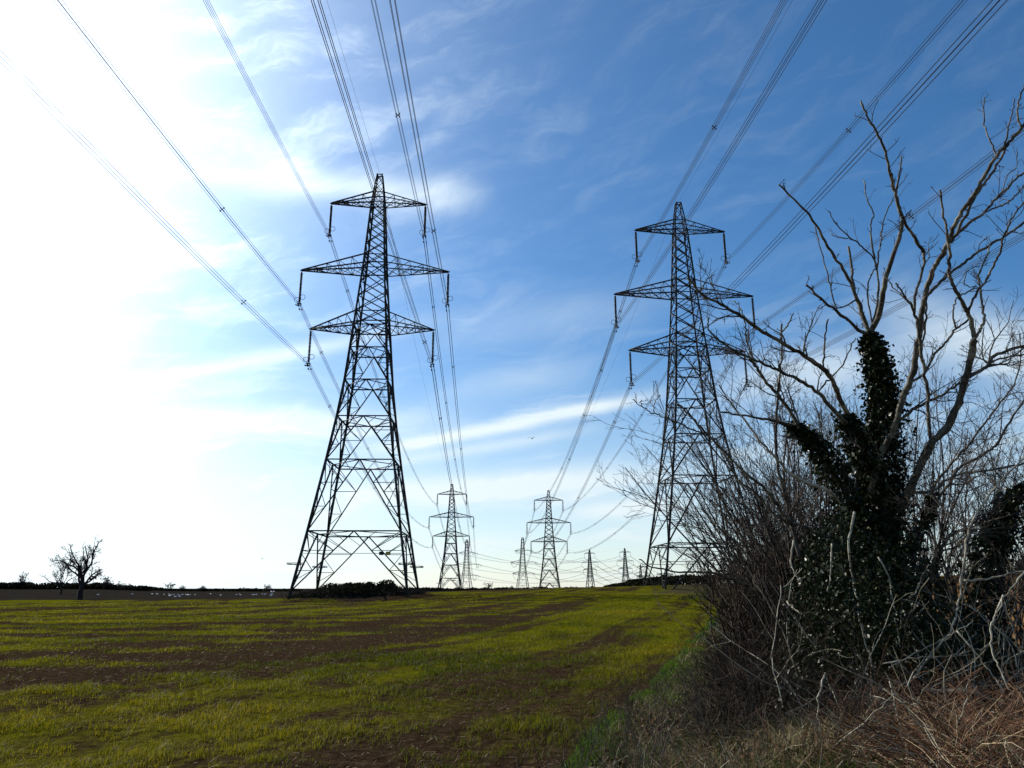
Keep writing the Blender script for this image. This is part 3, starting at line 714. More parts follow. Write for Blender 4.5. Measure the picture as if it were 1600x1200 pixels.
# dark leafless hedge lines on the horizon, one object per hedge
def hedge(name, pts, hlo, hhi, label, n, thick=3, m=SCRUB, seed=0, size=.5):
    """pts: (px, Y) along the hedge"""
    pts = np.array(pts, float); xs = (pts[:, 0]-800)/FPX*pts[:, 1]*.9654; L = np.linspace(0, len(pts)-1, n); rr = np.random.default_rng(seed)
    t = rr.uniform(0, len(pts)-1, n); x = np.interp(t, range(len(pts)), xs); y = np.interp(t, range(len(pts)), pts[:, 1])+rr.normal(0, thick, n)
    H = hlo+(hhi-hlo)*np.clip((vnoise(x*.11+seed, y*.03)*.6+vnoise(x*.4, y*.1+seed)*.4)*1.25-.12, 0, 1)
    z = height(x, y)+H*rr.random(n)**.8-.1
    C = np.stack([x, y, z], -1); o_ = C.mean(0); V, t_ = leaves(C-o_, rr.uniform(.5, 1.5, n)*size)
    o = link(name, mesh_np(name, V, None, t_, m, np.repeat(rr.random(n), 4))); o.location = tuple(o_)
    return tag(o, label, 'hedge')
hedge('hedge', [(-90, 350), (33, 355)], 2.2, 4.4, 'tall dense block of hedge at the far left edge of the view', 5000, 3, seed=1, size=.9)
hedge('hedge', [(30, 380), (130, 380), (230, 390)], .8, 3.9, 'dark low hedgerow running behind the lone oak', 7000, 3, seed=2, size=.9)
hedge('hedge', [(225, 520), (330, 520), (470, 510)], .6, 2.6, 'thin dark hedge line on the skyline left of the mound', 5000, 3, seed=3, size=.9)
hedge('hedge', [(640, 300), (720, 300), (850, 300), (930, 280)], .6, 1.9, 'thin dark hedge line along the field crest under the smaller pylons', 5000, 2, seed=4, size=.6)
hedge('hedge', [(925, 250), (985, 180), (1040, 150), (1130, 140)], .5, 2.0, 'dark ragged hedge climbing the bank behind the hedge side pylon', 9000, 2.5, seed=5, size=.35)
hedge('hedge', [(1480, 190), (1560, 190), (1700, 190)], .5, 1.6, 'dark hedge at the far side of the ploughed field', 3500, 2, seed=6, size=.5)

# gulls on the dark field
def gull_mesh(fly):
    mb = MB()
    mb.lathe((0, 0, 0), [(.01, -.28), (.07, -.2), (.115, -.02), (.1, .12), (.06, .2), (.075, .26), (.03, .33)], 7)
    V = mb.V[0]; V = np.stack([V[:, 2], V[:, 1], V[:, 0]*.9+(.26 if not fly else 0)], -1); mb.V[0] = V
    return mb
def gull(p, rz, fly, label, grp):
    o = gull_proto[fly]
    if o.get('used'): c = copy_tree(o)
    else: c = o; c['used'] = True
    c.location = tuple(p); c.rotation_euler = (0, 0, rz); c['label'] = label; c['group'] = grp
    return c
gull_proto = {}
for fly in (False, True):
    r = empty('gull', (0, 0, 0), 'gull', 'bird')
    part('body', gull_mesh(fly).mesh('body', FEATHER, True), r)
    for s in (-1, 1):
        mb = MB()
        if fly: V = [(.1, s*.06, .04), (-.1, s*.06, .04), (-.06, s*.38, .2), (.1, s*.36, .2), (-.12, s*.75, .1), (-.02, s*.78, .1)]; q = [(0, 1, 2, 3), (3, 2, 4, 5)]
        else: V = [(.12, s*.07, .33), (-.05, s*.125, .24), (-.36, s*.03, .26), (-.05, s*.06, .36)]; q = [(0, 1, 2, 3)]
        V = np.array(V); mb.add(V, q); mb.add(V-(0, 0, .015), [f[::-1] for f in q]); part('wing', mb.mesh('wing', FEATHER_GREY if not fly else FEATHER), r)
    mb = MB(); z = .26 if not fly else 0; mb.bar((.32, 0, z+.03), (.42, 0, z+.01), .035, .01); part('beak', mb.mesh('beak', BEAK), r)
    if not fly:
        for s in (-1, 1): mb = MB(); mb.bar((0, s*.04, .2), (.02, s*.04, 0), .02); part('leg', mb.mesh('leg', BEAK), r)
    gull_proto[fly] = r
grr = np.random.default_rng(4)
for i in range(44):
    px = grr.choice([grr.uniform(120, 440), grr.uniform(390, 440), grr.uniform(230, 300)]); Y = grr.uniform(156, 235); x = (px-800)/FPX*Y*.9654
    gull((x, Y, hz(x, Y)), grr.uniform(0, 6.3), False, 'white gull standing on the dark bare strip left of the mound', 'gulls feeding on the dark field')
for px, py, Y, lab in ((410, 873, 140, 'single gull flying high in the white sky left of the mound pylon'), (265, 931, 170, 'gull flying low over the dark field below the pointed bush'), (425, 925, 150, 'gull flying low close to the left end of the mound'), (329, 928, 175, 'gull flying low below the domed bush'), (831, 685, 120, 'tiny bird high in the blue sky between the two near pylons')):
    gull(at(px, py, Y), grr.uniform(0, 6.3), True, lab, 'birds in flight')

# scrub on the mound
def scrub_patch():
    n = 17000; a = rng.uniform(0, 6.28, n); r = np.sqrt(rng.random(n)); x = T1[0]+np.cos(a)*r*8.8; y = T1[1]-1.5+np.sin(a)*r*6.4
    lump = sst(fbm(x*.42+5, y*.3, 3), .40, .66)+.35*np.exp(-((x-T1[0]-3.4)/1.7)**2); z = height(x, y)+rng.random(n)**.7*(.12+.85*lump)*(1-.35*sst(r, .7, 1))-.02
    V, t = leaves(np.stack([x, y, z], -1), rng.uniform(.09, .32, n))
    o = link('mound_scrub', mesh_np('mound_scrub', V, None, t, SCRUB, np.repeat(rng.random(n), 4)), None, 'stuff')
    tag(o, 'dark bramble scrub covering the mound under the tall pylon', 'scrub', None, 'stuff')
    n = 1500; a = rng.uniform(0, 6.28, n); r = np.sqrt(rng.random(n)); x = T1[0]+np.cos(a)*r*9.4; y = T1[1]-2.2+np.sin(a)*r*6.8
    S = np.stack([x, y, height(x, y)-.05], -1); D = norm(rng.normal(size=(n, 3))*.7+np.array([0, 0, 1.]))
    lv = grow(S, D, rng.uniform(.3, 1.0, n), np.full(n, .018), [dict(k=4, wob=.35, up=-.1, n=2, ang=40, lr=.5), dict(k=3, rmin=.01)])
    o = link('mound_stems', grown_mesh('mound_stems', lv, FAR_TWIG, (3, 3)), None, 'stuff'); tag(o, 'dry stems standing in the scrub on the mound', 'scrub', None, 'stuff')
scrub_patch()
def tufts():
    n = 9000; x = rng.uniform(8, 44, n); y = rng.uniform(70, 132, n); k = (x-.3*y > -7+3*fbm(x*.2, y*.2, 3)); x, y = x[k], y[k]; n = len(x)
    V, q, t = blades(np.stack([x, y, height(x, y)], -1), rng.uniform(.2, .6, n), rng.uniform(.06, .12, n), rng.uniform(.1, .8, n), rng.uniform(0, 6.28, n))
    o = link('bank_grass', mesh_np('bank_grass', V, q, t, VERGE, np.repeat(rng.random(n)*.8, 5)), None, 'stuff'); tag(o, 'rough dry grass on the bank below the hedge side pylon', 'grass', None, 'stuff')
tufts()

# ------------------------------------------------------------------ crop and verge grass
def crop():
    n = 900000; r = 4.5*np.exp(rng.random(n)*math.log(120/4.5)); az = np.radians(rng.uniform(-38, 26, n)); x = r*np.sin(az); y = r*np.cos(az)
    u = x-.3*y; ok = (u < -1.3+.7*(fbm(x*.8, y*.8, 2)-.5)) & (r < FAR_EDGE(x, y)-1)
    x, y, r, u = x[ok], y[ok], r[ok], u[ok]
    cv = cover_at(x, y); clump = .5*fbm(x*4.6+50, y*4.6, 3)+.5*fbm(x*1.3+20, y*1.3, 3); drill = .5+.5*np.cos(u*2*pi/.17)
    pr = np.clip(cv*1.3-.12, 0.03, 1)*(.14+.86*sst(clump, .41, .55))*(1-bank_mask(x, y))*np.where(r < 14, .45+.55*drill, 1.0)
    ok = rng.random(len(x)) < pr; x, y, r, cv, clump = x[ok], y[ok], r[ok], cv[ok], clump[ok]; n = len(x)
    md = (((x-T1[0])/9.5)**2+((y-T1[1])/8.6)**2) > 1; x, y, r, cv, clump = x[md], y[md], r[md], cv[md], clump[md]; n = len(x)
    H = rng.uniform(.03, .092, n)*(.25+1.5*sst(clump, .3, .75)+.5*(rng.random(n) < .04)); W = np.maximum(.0046, r*.00056)*rng.uniform(.7, 1.3, n)
    V, q, t = blades(np.stack([x, y, height(x, y)-.008], -1), H, W, rng.uniform(.15, 1.3, n), rng.uniform(0, 6.28, n))
    rn = np.clip(-.28+1.9*fbm(x*.22, y*.22, 4)*np.sqrt(cv)+rng.normal(0, .17, n), 0, 1)
    o = link('crop_grass', mesh_np('crop_grass', V, q, t, CROP, np.repeat(rn, 5)), None, 'stuff'); tag(o, 'thin yellow green young crop growing in patches on the brown field', 'crop', None, 'stuff')
crop()
def litter():
    n = 11000; r = 5*np.exp(rng.random(n)*math.log(34/5)); az = np.radians(rng.uniform(-38, 26, n)); x = r*np.sin(az); y = r*np.cos(az); u = x-.3*y
    ok = (u < -1) & (rng.random(n) < 1.05-cover_at(x, y)); x, y, r = x[ok], y[ok], r[ok]; n = len(x)
    d = rng.uniform(0, 6.28, n); L = rng.uniform(.02, .10, n); a = np.stack([x, y, height(x, y)+rng.uniform(.004, .03, n)], -1); b = a+np.stack([np.cos(d)*L, np.sin(d)*L, rng.uniform(-.01, .05, n)], -1)
    V, q = tubes(np.stack([a, b], 1), np.full((n, 2), .0018)*np.maximum(1, r/14)[:, None], 3)
    o = link('straw_litter', mesh_np('straw_litter', V, q, None, DEAD, np.repeat(rng.uniform(.5, .97, n), 6)), None, 'stuff'); tag(o, 'scattered bits of pale straw on the bare soil', 'straw', None, 'stuff')
litter()
def verge():
    # lush strip beside the hedge
    n = 110000; y = 7*np.exp(rng.random(n)*math.log(75/7)); u = rng.uniform(-1.9, -.3, n)+.5*(fbm(y*.3, y*.1, 2)-.5); x = u+.3*y; r = np.hypot(x, y)
    ok = rng.random(n) < sst(fbm(x*1.1+8, y*.7, 3), .3, .5); x, y, r = x[ok], y[ok], r[ok]; n = len(x)
    V, q, t = blades(np.stack([x, y, height(x, y)-.01], -1), rng.uniform(.03, .12, n), np.maximum(.005, r*.0006), rng.uniform(.2, 1.6, n), rng.uniform(0, 6.28, n))
    o = link('verge_grass', mesh_np('verge_grass', V, q, t, GREENV, np.repeat(rng.random(n), 5)), None, 'stuff'); tag(o, 'strip of lush green grass between the crop and the hedge', 'grass', None, 'stuff')
    # rank mixed grass and litter on the bank
    n = 150000; y = 4.2*np.exp(rng.random(n)*math.log(60/4.2)); u = rng.uniform(-2.0, 3.2, n); x = u+.3*y; r = np.hypot(x, y)
    cl = fbm(x*2.2, y*2.2, 3); ok = (rng.random(n) < sst(cl, .36, .58)*sst(u, -2.0, -1.0)); x, y, r, u = x[ok], y[ok], r[ok], u[ok]; n = len(x)
    H = rng.uniform(.08, .34, n)
    V, q, t = blades(np.stack([x, y, height(x, y)-.01], -1), H, np.maximum(.006, r*.0006)*rng.uniform(.6, 1.3, n), rng.uniform(.3, 2.4, n), rng.uniform(0, 6.28, n), .8)
    rn = np.clip(rng.random(n)*.85+.9*(fbm(x*.9, y*.9, 3)-.42)+.12*sst(u, -1, .5), 0, 1)
    o = link('rank_grass', mesh_np('rank_grass', V, q, t, VERGE, np.repeat(rn, 5)), None, 'stuff'); tag(o, 'tangled green and straw coloured grass on the hedge bank', 'grass', None, 'stuff')
    # dead upright stalks
    n = 520; y = rng.uniform(5.6, 12, n); u = rng.uniform(-1.7, 1.0, n); x = u+.3*y; S = np.stack([x, y, height(x, y)-.02], -1); D = norm(rng.normal(size=(n, 3))*.28+np.array([0, 0, 1.]))
    lv = grow(S, D, rng.uniform(.3, .85, n), np.full(n, .0035), [dict(k=5, wob=.1, up=0, n=3, t0=.4, ang=30, lr=.35), dict(k=3, rmin=.0016)])
    o = link('dead_stalks', grown_mesh('dead_stalks', lv, TWIG, (4, 3)), None, 'stuff'); tag(o, 'thin dead weed stalks standing in the bank grass', 'weeds', None, 'stuff')
verge()

# ------------------------------------------------------------------ the hedge: main tree, traced limb by limb
def catmull(P, m=5):
    P = np.asarray(P, float); Q = np.vstack([2*P[0]-P[1], P, 2*P[-1]-P[-2]]); out = []
    for i in range(1, len(Q)-2):
        for t in np.linspace(0, 1, m, endpoint=False):
            a, b, c, d = Q[i-1:i+3]; out.append(.5*((2*b)+(c-a)*t+(2*a-5*b+4*c-d)*t*t+(3*b-a-3*c+d)*t**3))
    out.append(P[-1]); return np.array(out)
YT = 9.2
tb = at(1398, 1085, YT); tb[2] = hz(tb[0], tb[1])
tree = empty('hedge_tree', tb, 'tall bare hedge tree with ivy wrapped trunk and long crooked limbs at right', 'tree')
LIMBS = {}
allpaths = []
def limb(key, pts, r0, r1, parent=None, dy=0.0, Y0=None, root=None, m=None, name='limb', wob=.006):
    root = root or tree
    pts = [tuple(p) for p in pts]
    if parent:
        pp, PY = LIMBS[parent]; d = np.hypot(pp[:, 0]-pts[0][0], pp[:, 1]-pts[0][1]); i = int(np.argmin(d)); Y0 = PY[i]
        if d[i] < 45: pts = [tuple(pp[i])]+(pts[1:] if d[i] < 12 else pts)
    s = np.concatenate([[0], np.cumsum(np.hypot(*np.diff(np.array(pts), axis=0).T))]); s /= s[-1]
    px = catmull(np.column_stack([pts, s]), 5); Y = Y0+dy*px[:, 2]+.05*np.sin(px[:, 2]*9+r0)*abs(dy)
    LIMBS[key] = (px[:, :2], Y)
    W_ = np.array([at(a, b, y) for (a, b), y in zip(px[:, :2], Y)]); W_ += rng.normal(0, wob, W_.shape)*np.minimum(1, np.linspace(0, 6, len(W_)))[:, None]
    d = W_[:, 1]*cos(PITCH)+(W_[:, 2]-EYE)*sin(PITCH); Rr = (.60 if name == 'dead_stem' else .51)*(r0+(r1-r0)*px[:, 2]**.85)*d/FPX*(1+.07*rng.normal(size=len(d)))
    mb = MB(); mb.tube(W_-np.array(root.location), np.maximum(Rr, .0045), 8); part(name, mb.mesh(name, m or BARK, True), root)
    allpaths.append((key, W_, Rr)); return W_
limb('T', [(1400, 1100), (1388, 1000), (1377, 900), (1372, 800), (1375, 700), (1378, 620), (1366, 550), (1358, 522)], 25, 11, Y0=YT, dy=.15, name='trunk', m=BARK_DARK)
limb('C', [(1358, 522), (1353, 505), (1336, 458), (1317, 420), (1294, 386), (1270, 344), (1244, 315), (1218, 288)], 6, 2.6, 'T', -.6)
limb('A', [(1357, 522), (1346, 491), (1334, 453), (1330, 410), (1326, 386)], 6, 3.4, 'T', .5)
limb('B', [(1356, 522), (1341, 515), (1308, 486), (1279, 462), (1260, 446)], 5.5, 3.2, 'T', -.9)
limb('C2', [(1308, 481), (1298, 445), (1288, 410), (1276, 367), (1273, 350)], 2.6, 1.5, 'C', .3)
limb('D', [(1362, 522), (1374, 491), (1381, 448), (1391, 415), (1403, 377), (1410, 348), (1405, 325), (1399, 301), (1391, 272), (1381, 230), (1372, 211), (1358, 187), (1345, 158)], 9, 2.6, 'T', -1.1)
limb('D2', [(1400, 301), (1404, 277), (1409, 244)], 3, 2, 'D', .2)
limb('D4', [(1397, 296), (1393, 268)], 2.5, 1.8, 'D', -.2)
limb('D5', [(1414, 345), (1424, 328)], 2.5, 1.8, 'D', -.1)
limb('D3', [(1410, 340), (1427, 367), (1443, 394)], 4, 5, 'D', .5)
limb('E', [(1364, 515), (1370, 481), (1372, 434), (1366, 400), (1360, 358), (1365, 334), (1355, 310), (1349, 282)], 4, 1.6, 'T', .5)
limb('E2', [(1372, 420), (1374, 395), (1377, 367), (1384, 334), (1396, 308)], 2.4, 1.6, 'E', .2)
limb('E3', [(1371, 403), (1353, 390), (1336, 377), (1308, 351), (1294, 329)], 2.6, 1.6, 'E', -.3)
limb('E5', [(1330, 373), (1312, 370), (1297, 366)], 1.8, 1.2, 'E3', .1)
limb('E4', [(1360, 505), (1355, 458), (1360, 434), (1369, 418)], 2.6, 2, 'E', .2)
limb('H', [(1361, 775), (1370, 730), (1380, 700), (1397, 670), (1410, 624), (1424, 591), (1433, 545), (1439, 500), (1443, 472), (1450, 447), (1459, 419), (1471, 401), (1480, 382), (1489, 359), (1503, 331), (1520, 307), (1536, 279), (1557, 244), (1576, 223), (1592, 205), (1612, 182), (1650, 140)], 11, 4, 'T', -1.6)
limb('Hb', [(1484, 384), (1494, 366), (1513, 328), (1534, 291), (1550, 270), (1566, 244), (1572, 232)], 5, 3.4, 'H', -.05)
limb('H1', [(1559, 242), (1550, 225), (1541, 205), (1537, 179), (1539, 152)], 2.6, 1.5, 'H', .2)
limb('H2', [(1570, 229), (1578, 193), (1583, 170), (1587, 153)], 2.6, 1.5, 'H', -.2)
limb('H3', [(1594, 203), (1590, 177), (1593, 153), (1600, 134), (1608, 118)], 3.2, 2, 'H', .2)
limb('H4', [(1487, 380), (1508, 354), (1536, 333), (1557, 310), (1578, 289), (1602, 267), (1630, 245)], 5, 2.8, 'H', .7)
limb('H4b', [(1536, 334), (1558, 324), (1573, 317), (1587, 305), (1602, 289), (1625, 270)], 3, 2, 'H4', .3)
limb('H4c', [(1566, 301), (1574, 275), (1588, 262), (1589, 236)], 1.7, 1.1, 'H4', .2)
limb('H5', [(1443, 468), (1461, 449), (1485, 426), (1508, 410), (1531, 391), (1564, 373), (1585, 359), (1602, 346), (1640, 325)], 5, 3, 'H', 1.0)
limb('H6', [(1426, 600), (1445, 582), (1461, 552), (1480, 533), (1494, 514), (1513, 500)], 4, 3, 'H', .4)
limb('H7', [(1494, 514), (1489, 486), (1494, 468), (1499, 460)], 3, 2, 'H6', .2)
limb('F', [(1457, 700), (1452, 668), (1450, 622), (1445, 587), (1438, 545), (1433, 505), (1429, 486), (1433, 451), (1443, 412), (1443, 394)], 6, 3.6, Y0=8.75, dy=-.5)
limb('F1', [(1431, 491), (1412, 458), (1399, 442)], 3.6, 2.6, 'F', -.2)
limb('F2', [(1429, 478), (1412, 463), (1396, 449), (1379, 425)], 2.6, 1.5, 'F', .3)
limb('F3', [(1441, 555), (1445, 512), (1448, 475), (1446, 455)], 3, 2.4, 'F', -.2)
limb('G', [(1384, 832), (1410, 791), (1426, 756), (1443, 718), (1457, 690), (1478, 670), (1492, 643), (1506, 605), (1515, 568), (1523, 530)], 14, 9.5, 'T', -.7)
limb('G1', [(1523, 528), (1517, 500), (1508, 482), (1499, 463), (1489, 444), (1484, 428), (1484, 400), (1480, 370), (1478, 354), (1473, 328), (1469, 296)], 7, 2.6, 'G', -.5)
limb('G2', [(1524, 528), (1532, 515), (1538, 500), (1536, 480), (1532, 455), (1529, 430), (1538, 409), (1548, 384)], 4.6, 2, 'G', .4)
limb('G3', [(1514, 488), (1521, 468), (1538, 442), (1550, 419), (1561, 398), (1566, 373), (1576, 354), (1587, 331), (1602, 313), (1620, 285)], 4, 2.2, 'G1', -.5)
limb('G4', [(1501, 463), (1512, 456), (1527, 448)], 2.6, 1.8, 'G1', .2)
limb('G6', [(1527, 449), (1508, 446), (1508, 430), (1518, 420), (1532, 416)], 1.7, 1.3, 'G4', .1)
limb('G5', [(1514, 590), (1541, 573), (1550, 559), (1569, 549), (1602, 540), (1640, 532)], 6, 3.4, 'G', .6)
limb('G7', [(1545, 567), (1564, 561), (1597, 554), (1625, 552)], 3, 2, 'G5', .2)
limb('I', [(1405, 660), (1433, 636), (1457, 624), (1480, 612), (1501, 598)], 5, 3.5, 'H', .4)
limb('J', [(1425, 776), (1454, 767), (1480, 749), (1501, 740), (1538, 736), (1573, 730), (1604, 722), (1640, 712)], 4.6, 2.6, 'G', .9)
limb('O', [(1410, 870), (1424, 854), (1443, 821), (1454, 791), (1456, 770)], 6, 4, 'T', .5)
limb('K', [(1450, 810), (1457, 795), (1471, 772), (1489, 746), (1503, 728), (1541, 707), (1559, 693), (1573, 665), (1600, 626), (1630, 590)], 5, 2.6, 'O', .7)
limb('L', [(1455, 768), (1466, 749), (1489, 721), (1513, 695), (1538, 662), (1550, 647), (1573, 617), (1587, 596), (1595, 559), (1594, 521)], 4.4, 1.8, 'O', 1.2)
limb('M', [(1428, 1060), (1452, 1025), (1484, 988), (1495, 955), (1499, 928), (1508, 870), (1514, 828), (1534, 791), (1557, 760), (1578, 737), (1604, 712), (1640, 690)], 3.6, 2.6, Y0=7.6, dy=-.2, m=BARK_LIT)
limb('N', [(1448, 915), (1464, 877), (1480, 842), (1499, 830), (1514, 826)], 6, 4, 'T', -.9)
limb('M3', [(1558, 760), (1535, 742), (1520, 738)], 2.2, 1.6, 'M', .4)
limb('M4', [(1512, 828), (1490, 808), (1466, 785), (1440, 757)], 2.4, 1.6, 'M', .6)
limb('P', [(1325, 648), (1311, 621), (1299, 590), (1283, 574), (1255, 555), (1220, 534), (1185, 513), (1159, 495), (1127, 476), (1094, 457), (1076, 436)], 8.5, 3.2, Y0=8.9, dy=-1.0)
limb('Q', [(1322, 662), (1297, 635), (1278, 614), (1250, 595), (1220, 581), (1192, 569), (1169, 558), (1145, 546), (1120, 530), (1107, 512), (1107, 497)], 7, 2.2, Y0=8.85, dy=-.6)
limb('PQ', [(1376, 770), (1350, 718), (1335, 680), (1322, 650)], 12, 8, 'T', -.3, m=BARK_DARK)
limb('Rr', [(1249, 668), (1229, 635), (1215, 616), (1197, 597), (1185, 579), (1171, 560)], 6.5, 4, Y0=8.8, dy=.1)
limb('Rr2', [(1185, 579), (1170, 545), (1165, 515), (1163, 500)], 3, 2.2, 'Rr', -.2)
limb('Ss', [(1218, 616), (1220, 581), (1222, 539), (1221, 506)], 4, 2.8, 'Rr', .1)
limb('Ss2', [(1222, 520), (1232, 506), (1240, 489)], 2.4, 1.8, 'Ss', -.2)
limb('P2', [(1300, 590), (1317, 570), (1328, 545), (1337, 528)], 2.4, 1.8, 'P', .3)
limb('P3', [(1285, 578), (1287, 545), (1291, 510), (1294, 498)], 3, 2.2, 'P', -.3)
limb('P4', [(1162, 497), (1155, 478), (1146, 470)], 2, 1.4, 'P', .2)
limb('P5', [(1280, 615), (1290, 598), (1300, 592)], 3, 2.6, 'Q', .1)
limb('P6', [(1094, 457), (1104, 438), (1116, 430)], 2, 1.3, 'P', .1)
limb('Iv', [(1345, 812), (1332, 791), (1302, 737), (1278, 702), (1255, 678), (1243, 667)], 10, 6, 'T', -.4, m=BARK_DARK)
limb('Tt', [(1243, 668), (1213, 658), (1185, 653), (1157, 649), (1124, 644)], 5, 2.6, 'Iv', -.3)
limb('U', [(1336, 812), (1306, 777), (1288, 763), (1255, 751), (1229, 735), (1213, 716), (1192, 695), (1166, 660), (1140, 628), (1122, 600)], 7.5, 1.8, 'T', -.8, m=BARK_LIT)
limb('V', [(1250, 870), (1243, 847), (1234, 800), (1220, 749), (1213, 707), (1213, 660), (1216, 620)], 6, 4, Y0=8.9, dy=-.1, m=BARK_DARK)
limb('Wl', [(1330, 870), (1302, 847), (1271, 828), (1243, 819), (1211, 805), (1180, 770), (1150, 750)], 6, 2, 'T', -.6)
limb('Zz', [(1240, 822), (1215, 791), (1192, 760), (1162, 737), (1138, 712), (1107, 680), (1081, 652), (1059, 630)], 5.5, 2.6, 'V', -.7)
limb('Zy', [(1108, 681), (1075, 667), (1040, 652), (1019, 645), (1002, 635), (990, 625)], 2.6, 1.4, 'Zz', -.4)
limb('Zw', [(1023, 647), (1022, 632), (1030, 617)], 1.5, 1.0, 'Zy', .1)
limb('Zv', [(1005, 637), (1000, 628), (1004, 626)], 1.3, .9, 'Zy', .1)
limb('Xx', [(1170, 915), (1131, 900), (1100, 894), (1081, 894), (1050, 893), (1018, 886), (999, 873)], 4.5, 1.8, Y0=9.6, dy=-.6)
limb('Xy', [(1081, 894), (1074, 884), (1078, 876)], 1.8, 1.2, 'Xx', .1)
limb('lowlog', [(1440, 1078), (1485, 1081), (1527, 1083), (1559, 1102), (1592, 1123), (1640, 1150)], 8, 13, Y0=7.3, dy=-.9, m=BARK_DARK)
# dead stems, sunlit brightness put into their bark colour, in front of the dark ivy
for k_, (pts, r_, Y0_) in enumerate([([(1335, 800), (1327, 850), (1332, 900), (1345, 960), (1362, 1030), (1366, 1058)], 3.0, 8.2), ([(1300, 850), (1297, 900), (1293, 925)], 2.6, 8.3), ([(1240, 845), (1236, 880), (1247, 905), (1252, 906)], 2.6, 8.3),
        ([(1290, 1052), (1281, 1085), (1278, 1120), (1283, 1140)], 2.6, 6.9), ([(1340, 955), (1350, 1000), (1360, 1030)], 2.2, 7.9), ([(1414, 940), (1430, 925), (1440, 905), (1452, 880)], 2.2, 8.0), ([(1417, 1000), (1414, 975), (1424, 955), (1436, 942)], 2.0, 7.9),
        ([(1380, 1037), (1420, 1030), (1480, 1025), (1525, 1015), (1550, 1005)], 1.9, 7.4), ([(1372, 870), (1390, 905), (1395, 940), (1402, 985), (1406, 1010)], 2.4, 8.1), ([(1388, 1045), (1430, 1020), (1470, 1000), (1520, 970)], 1.6, 7.6),
        ([(1495, 985), (1525, 1020), (1550, 1055), (1570, 1085)], 2.2, 7.2), ([(1568, 930), (1556, 960), (1548, 985), (1552, 1020), (1566, 1055), (1585, 1090)], 3.0, 7.0), ([(1390, 1065), (1398, 1100), (1408, 1145)], 1.9, 6.6), ([(1365, 1088), (1400, 1096), (1437, 1102)], 1.8, 6.6),
        ([(1505, 907), (1540, 905), (1570, 898), (1600, 890)], 3.0, 7.6), ([(1230, 940), (1240, 950), (1250, 960)], 2.4, 7.9), ([(1612, 880), (1580, 920), (1556, 960)], 2.2, 7.0), ([(1300, 1170), (1360, 1120), (1400, 1085)], 1.6, 6.2), ([(1465, 1200), (1490, 1150), (1512, 1090)], 1.9, 5.9)]):
    limb('dead%d' % k_, pts, r_, r_*.6, Y0=Y0_, dy=-.2, name='dead_stem', m=BARK_LIT)
# short spurs and side shoots on every limb
def spurs(paths, dens, lo, hi, root, name, m):
    S, D, L, Rs = [], [], [], []
    for key, P, Rr in paths:
        if key.startswith('dead') or key in ('lowlog',): continue
        seg = np.linalg.norm(np.diff(P, axis=0), axis=1); tot = seg.sum(); n = int(tot*dens+rng.random())
        cs = np.concatenate([[0], np.cumsum(seg)])
        for s in rng.uniform(.12, 1, n)*tot:
            i = min(np.searchsorted(cs, s)-1, len(P)-2); i = max(i, 0); p = P[i]+(P[i+1]-P[i])*((s-cs[i])/max(seg[i], 1e-6)); d = norm(P[i+1]-P[i])
            pr = norm(np.cross(d, rng.normal(size=3))); a = rng.uniform(.5, 1.1); S.append(p); D.append(norm(d*cos(a)+pr*sin(a)+np.array([0, 0, .15])))
            L.append(rng.uniform(lo, hi) if rng.random() < .75 else rng.uniform(hi, hi*3.2)); Rs.append(min(Rr[i]*.45, .006))
    S, D, L, Rs = map(np.array, (S, D, L, Rs))
    lv = grow(S-np.array(root.location), D, L, np.maximum(Rs, .003), [dict(k=4, wob=.18, up=.06, n=2, t0=.3, ang=42, lr=.45, rr=.7, tip=.6), dict(k=3, wob=.2, tip=.6, rmin=.002)])
    part(name, grown_mesh(name, lv, m, (4, 3)), root, 'stuff')
spurs(allpaths, 7.0, .03, .13, tree, 'twigs', TWIG)
# longer whippy side branches on the left hand limbs and lower right ones
def shoots(keys, n, lo, hi, dirb, root, name):
    S, D, L, Rs = [], [], [], []
    for key, P, Rr in allpaths:
        if key in keys:
            for _ in range(n):
                i = rng.integers(len(P)//5, len(P)-1); d = norm(P[min(i+1, len(P)-1)]-P[i-1]); pr = norm(np.cross(d, rng.normal(size=3)))
                S.append(P[i]); D.append(norm(d*.7+pr*.7+np.array(dirb))); L.append(rng.uniform(lo, hi)); Rs.append(min(Rr[i]*.5, .011))
    S, D, L, Rs = map(np.array, (S, D, L, Rs))
    lv = grow(S-np.array(root.location), D, L, Rs, [dict(k=7, wob=.16, up=.05, n=5, t0=.25, ang=38, lr=.5, rr=.6, tip=.35), dict(k=5, wob=.18, up=.05, n=4, t0=.2, ang=40, lr=.5, rr=.65, tip=.45, rmin=.0025), dict(k=4, wob=.2, tip=.6, rmin=.0018)])
    part(name, grown_mesh(name, lv, TWIG, (5, 4, 3)), root, 'stuff')
shoots(('P', 'Q', 'Rr', 'U', 'Wl', 'V', 'Iv'), 8, .3, .75, (.02, 0, .28), tree, 'side_shoots')
shoots(('J', 'K', 'L', 'I', 'G5', 'G7', 'O', 'N', 'M', 'M4'), 8, .3, 1.0, (.1, 0, .15), tree, 'side_shoots')
shoots(('G3', 'H4', 'H4b', 'H5', 'H6', 'G2', 'F'), 2, .15, .5, (.05, 0, .2), tree, 'side_shoots')

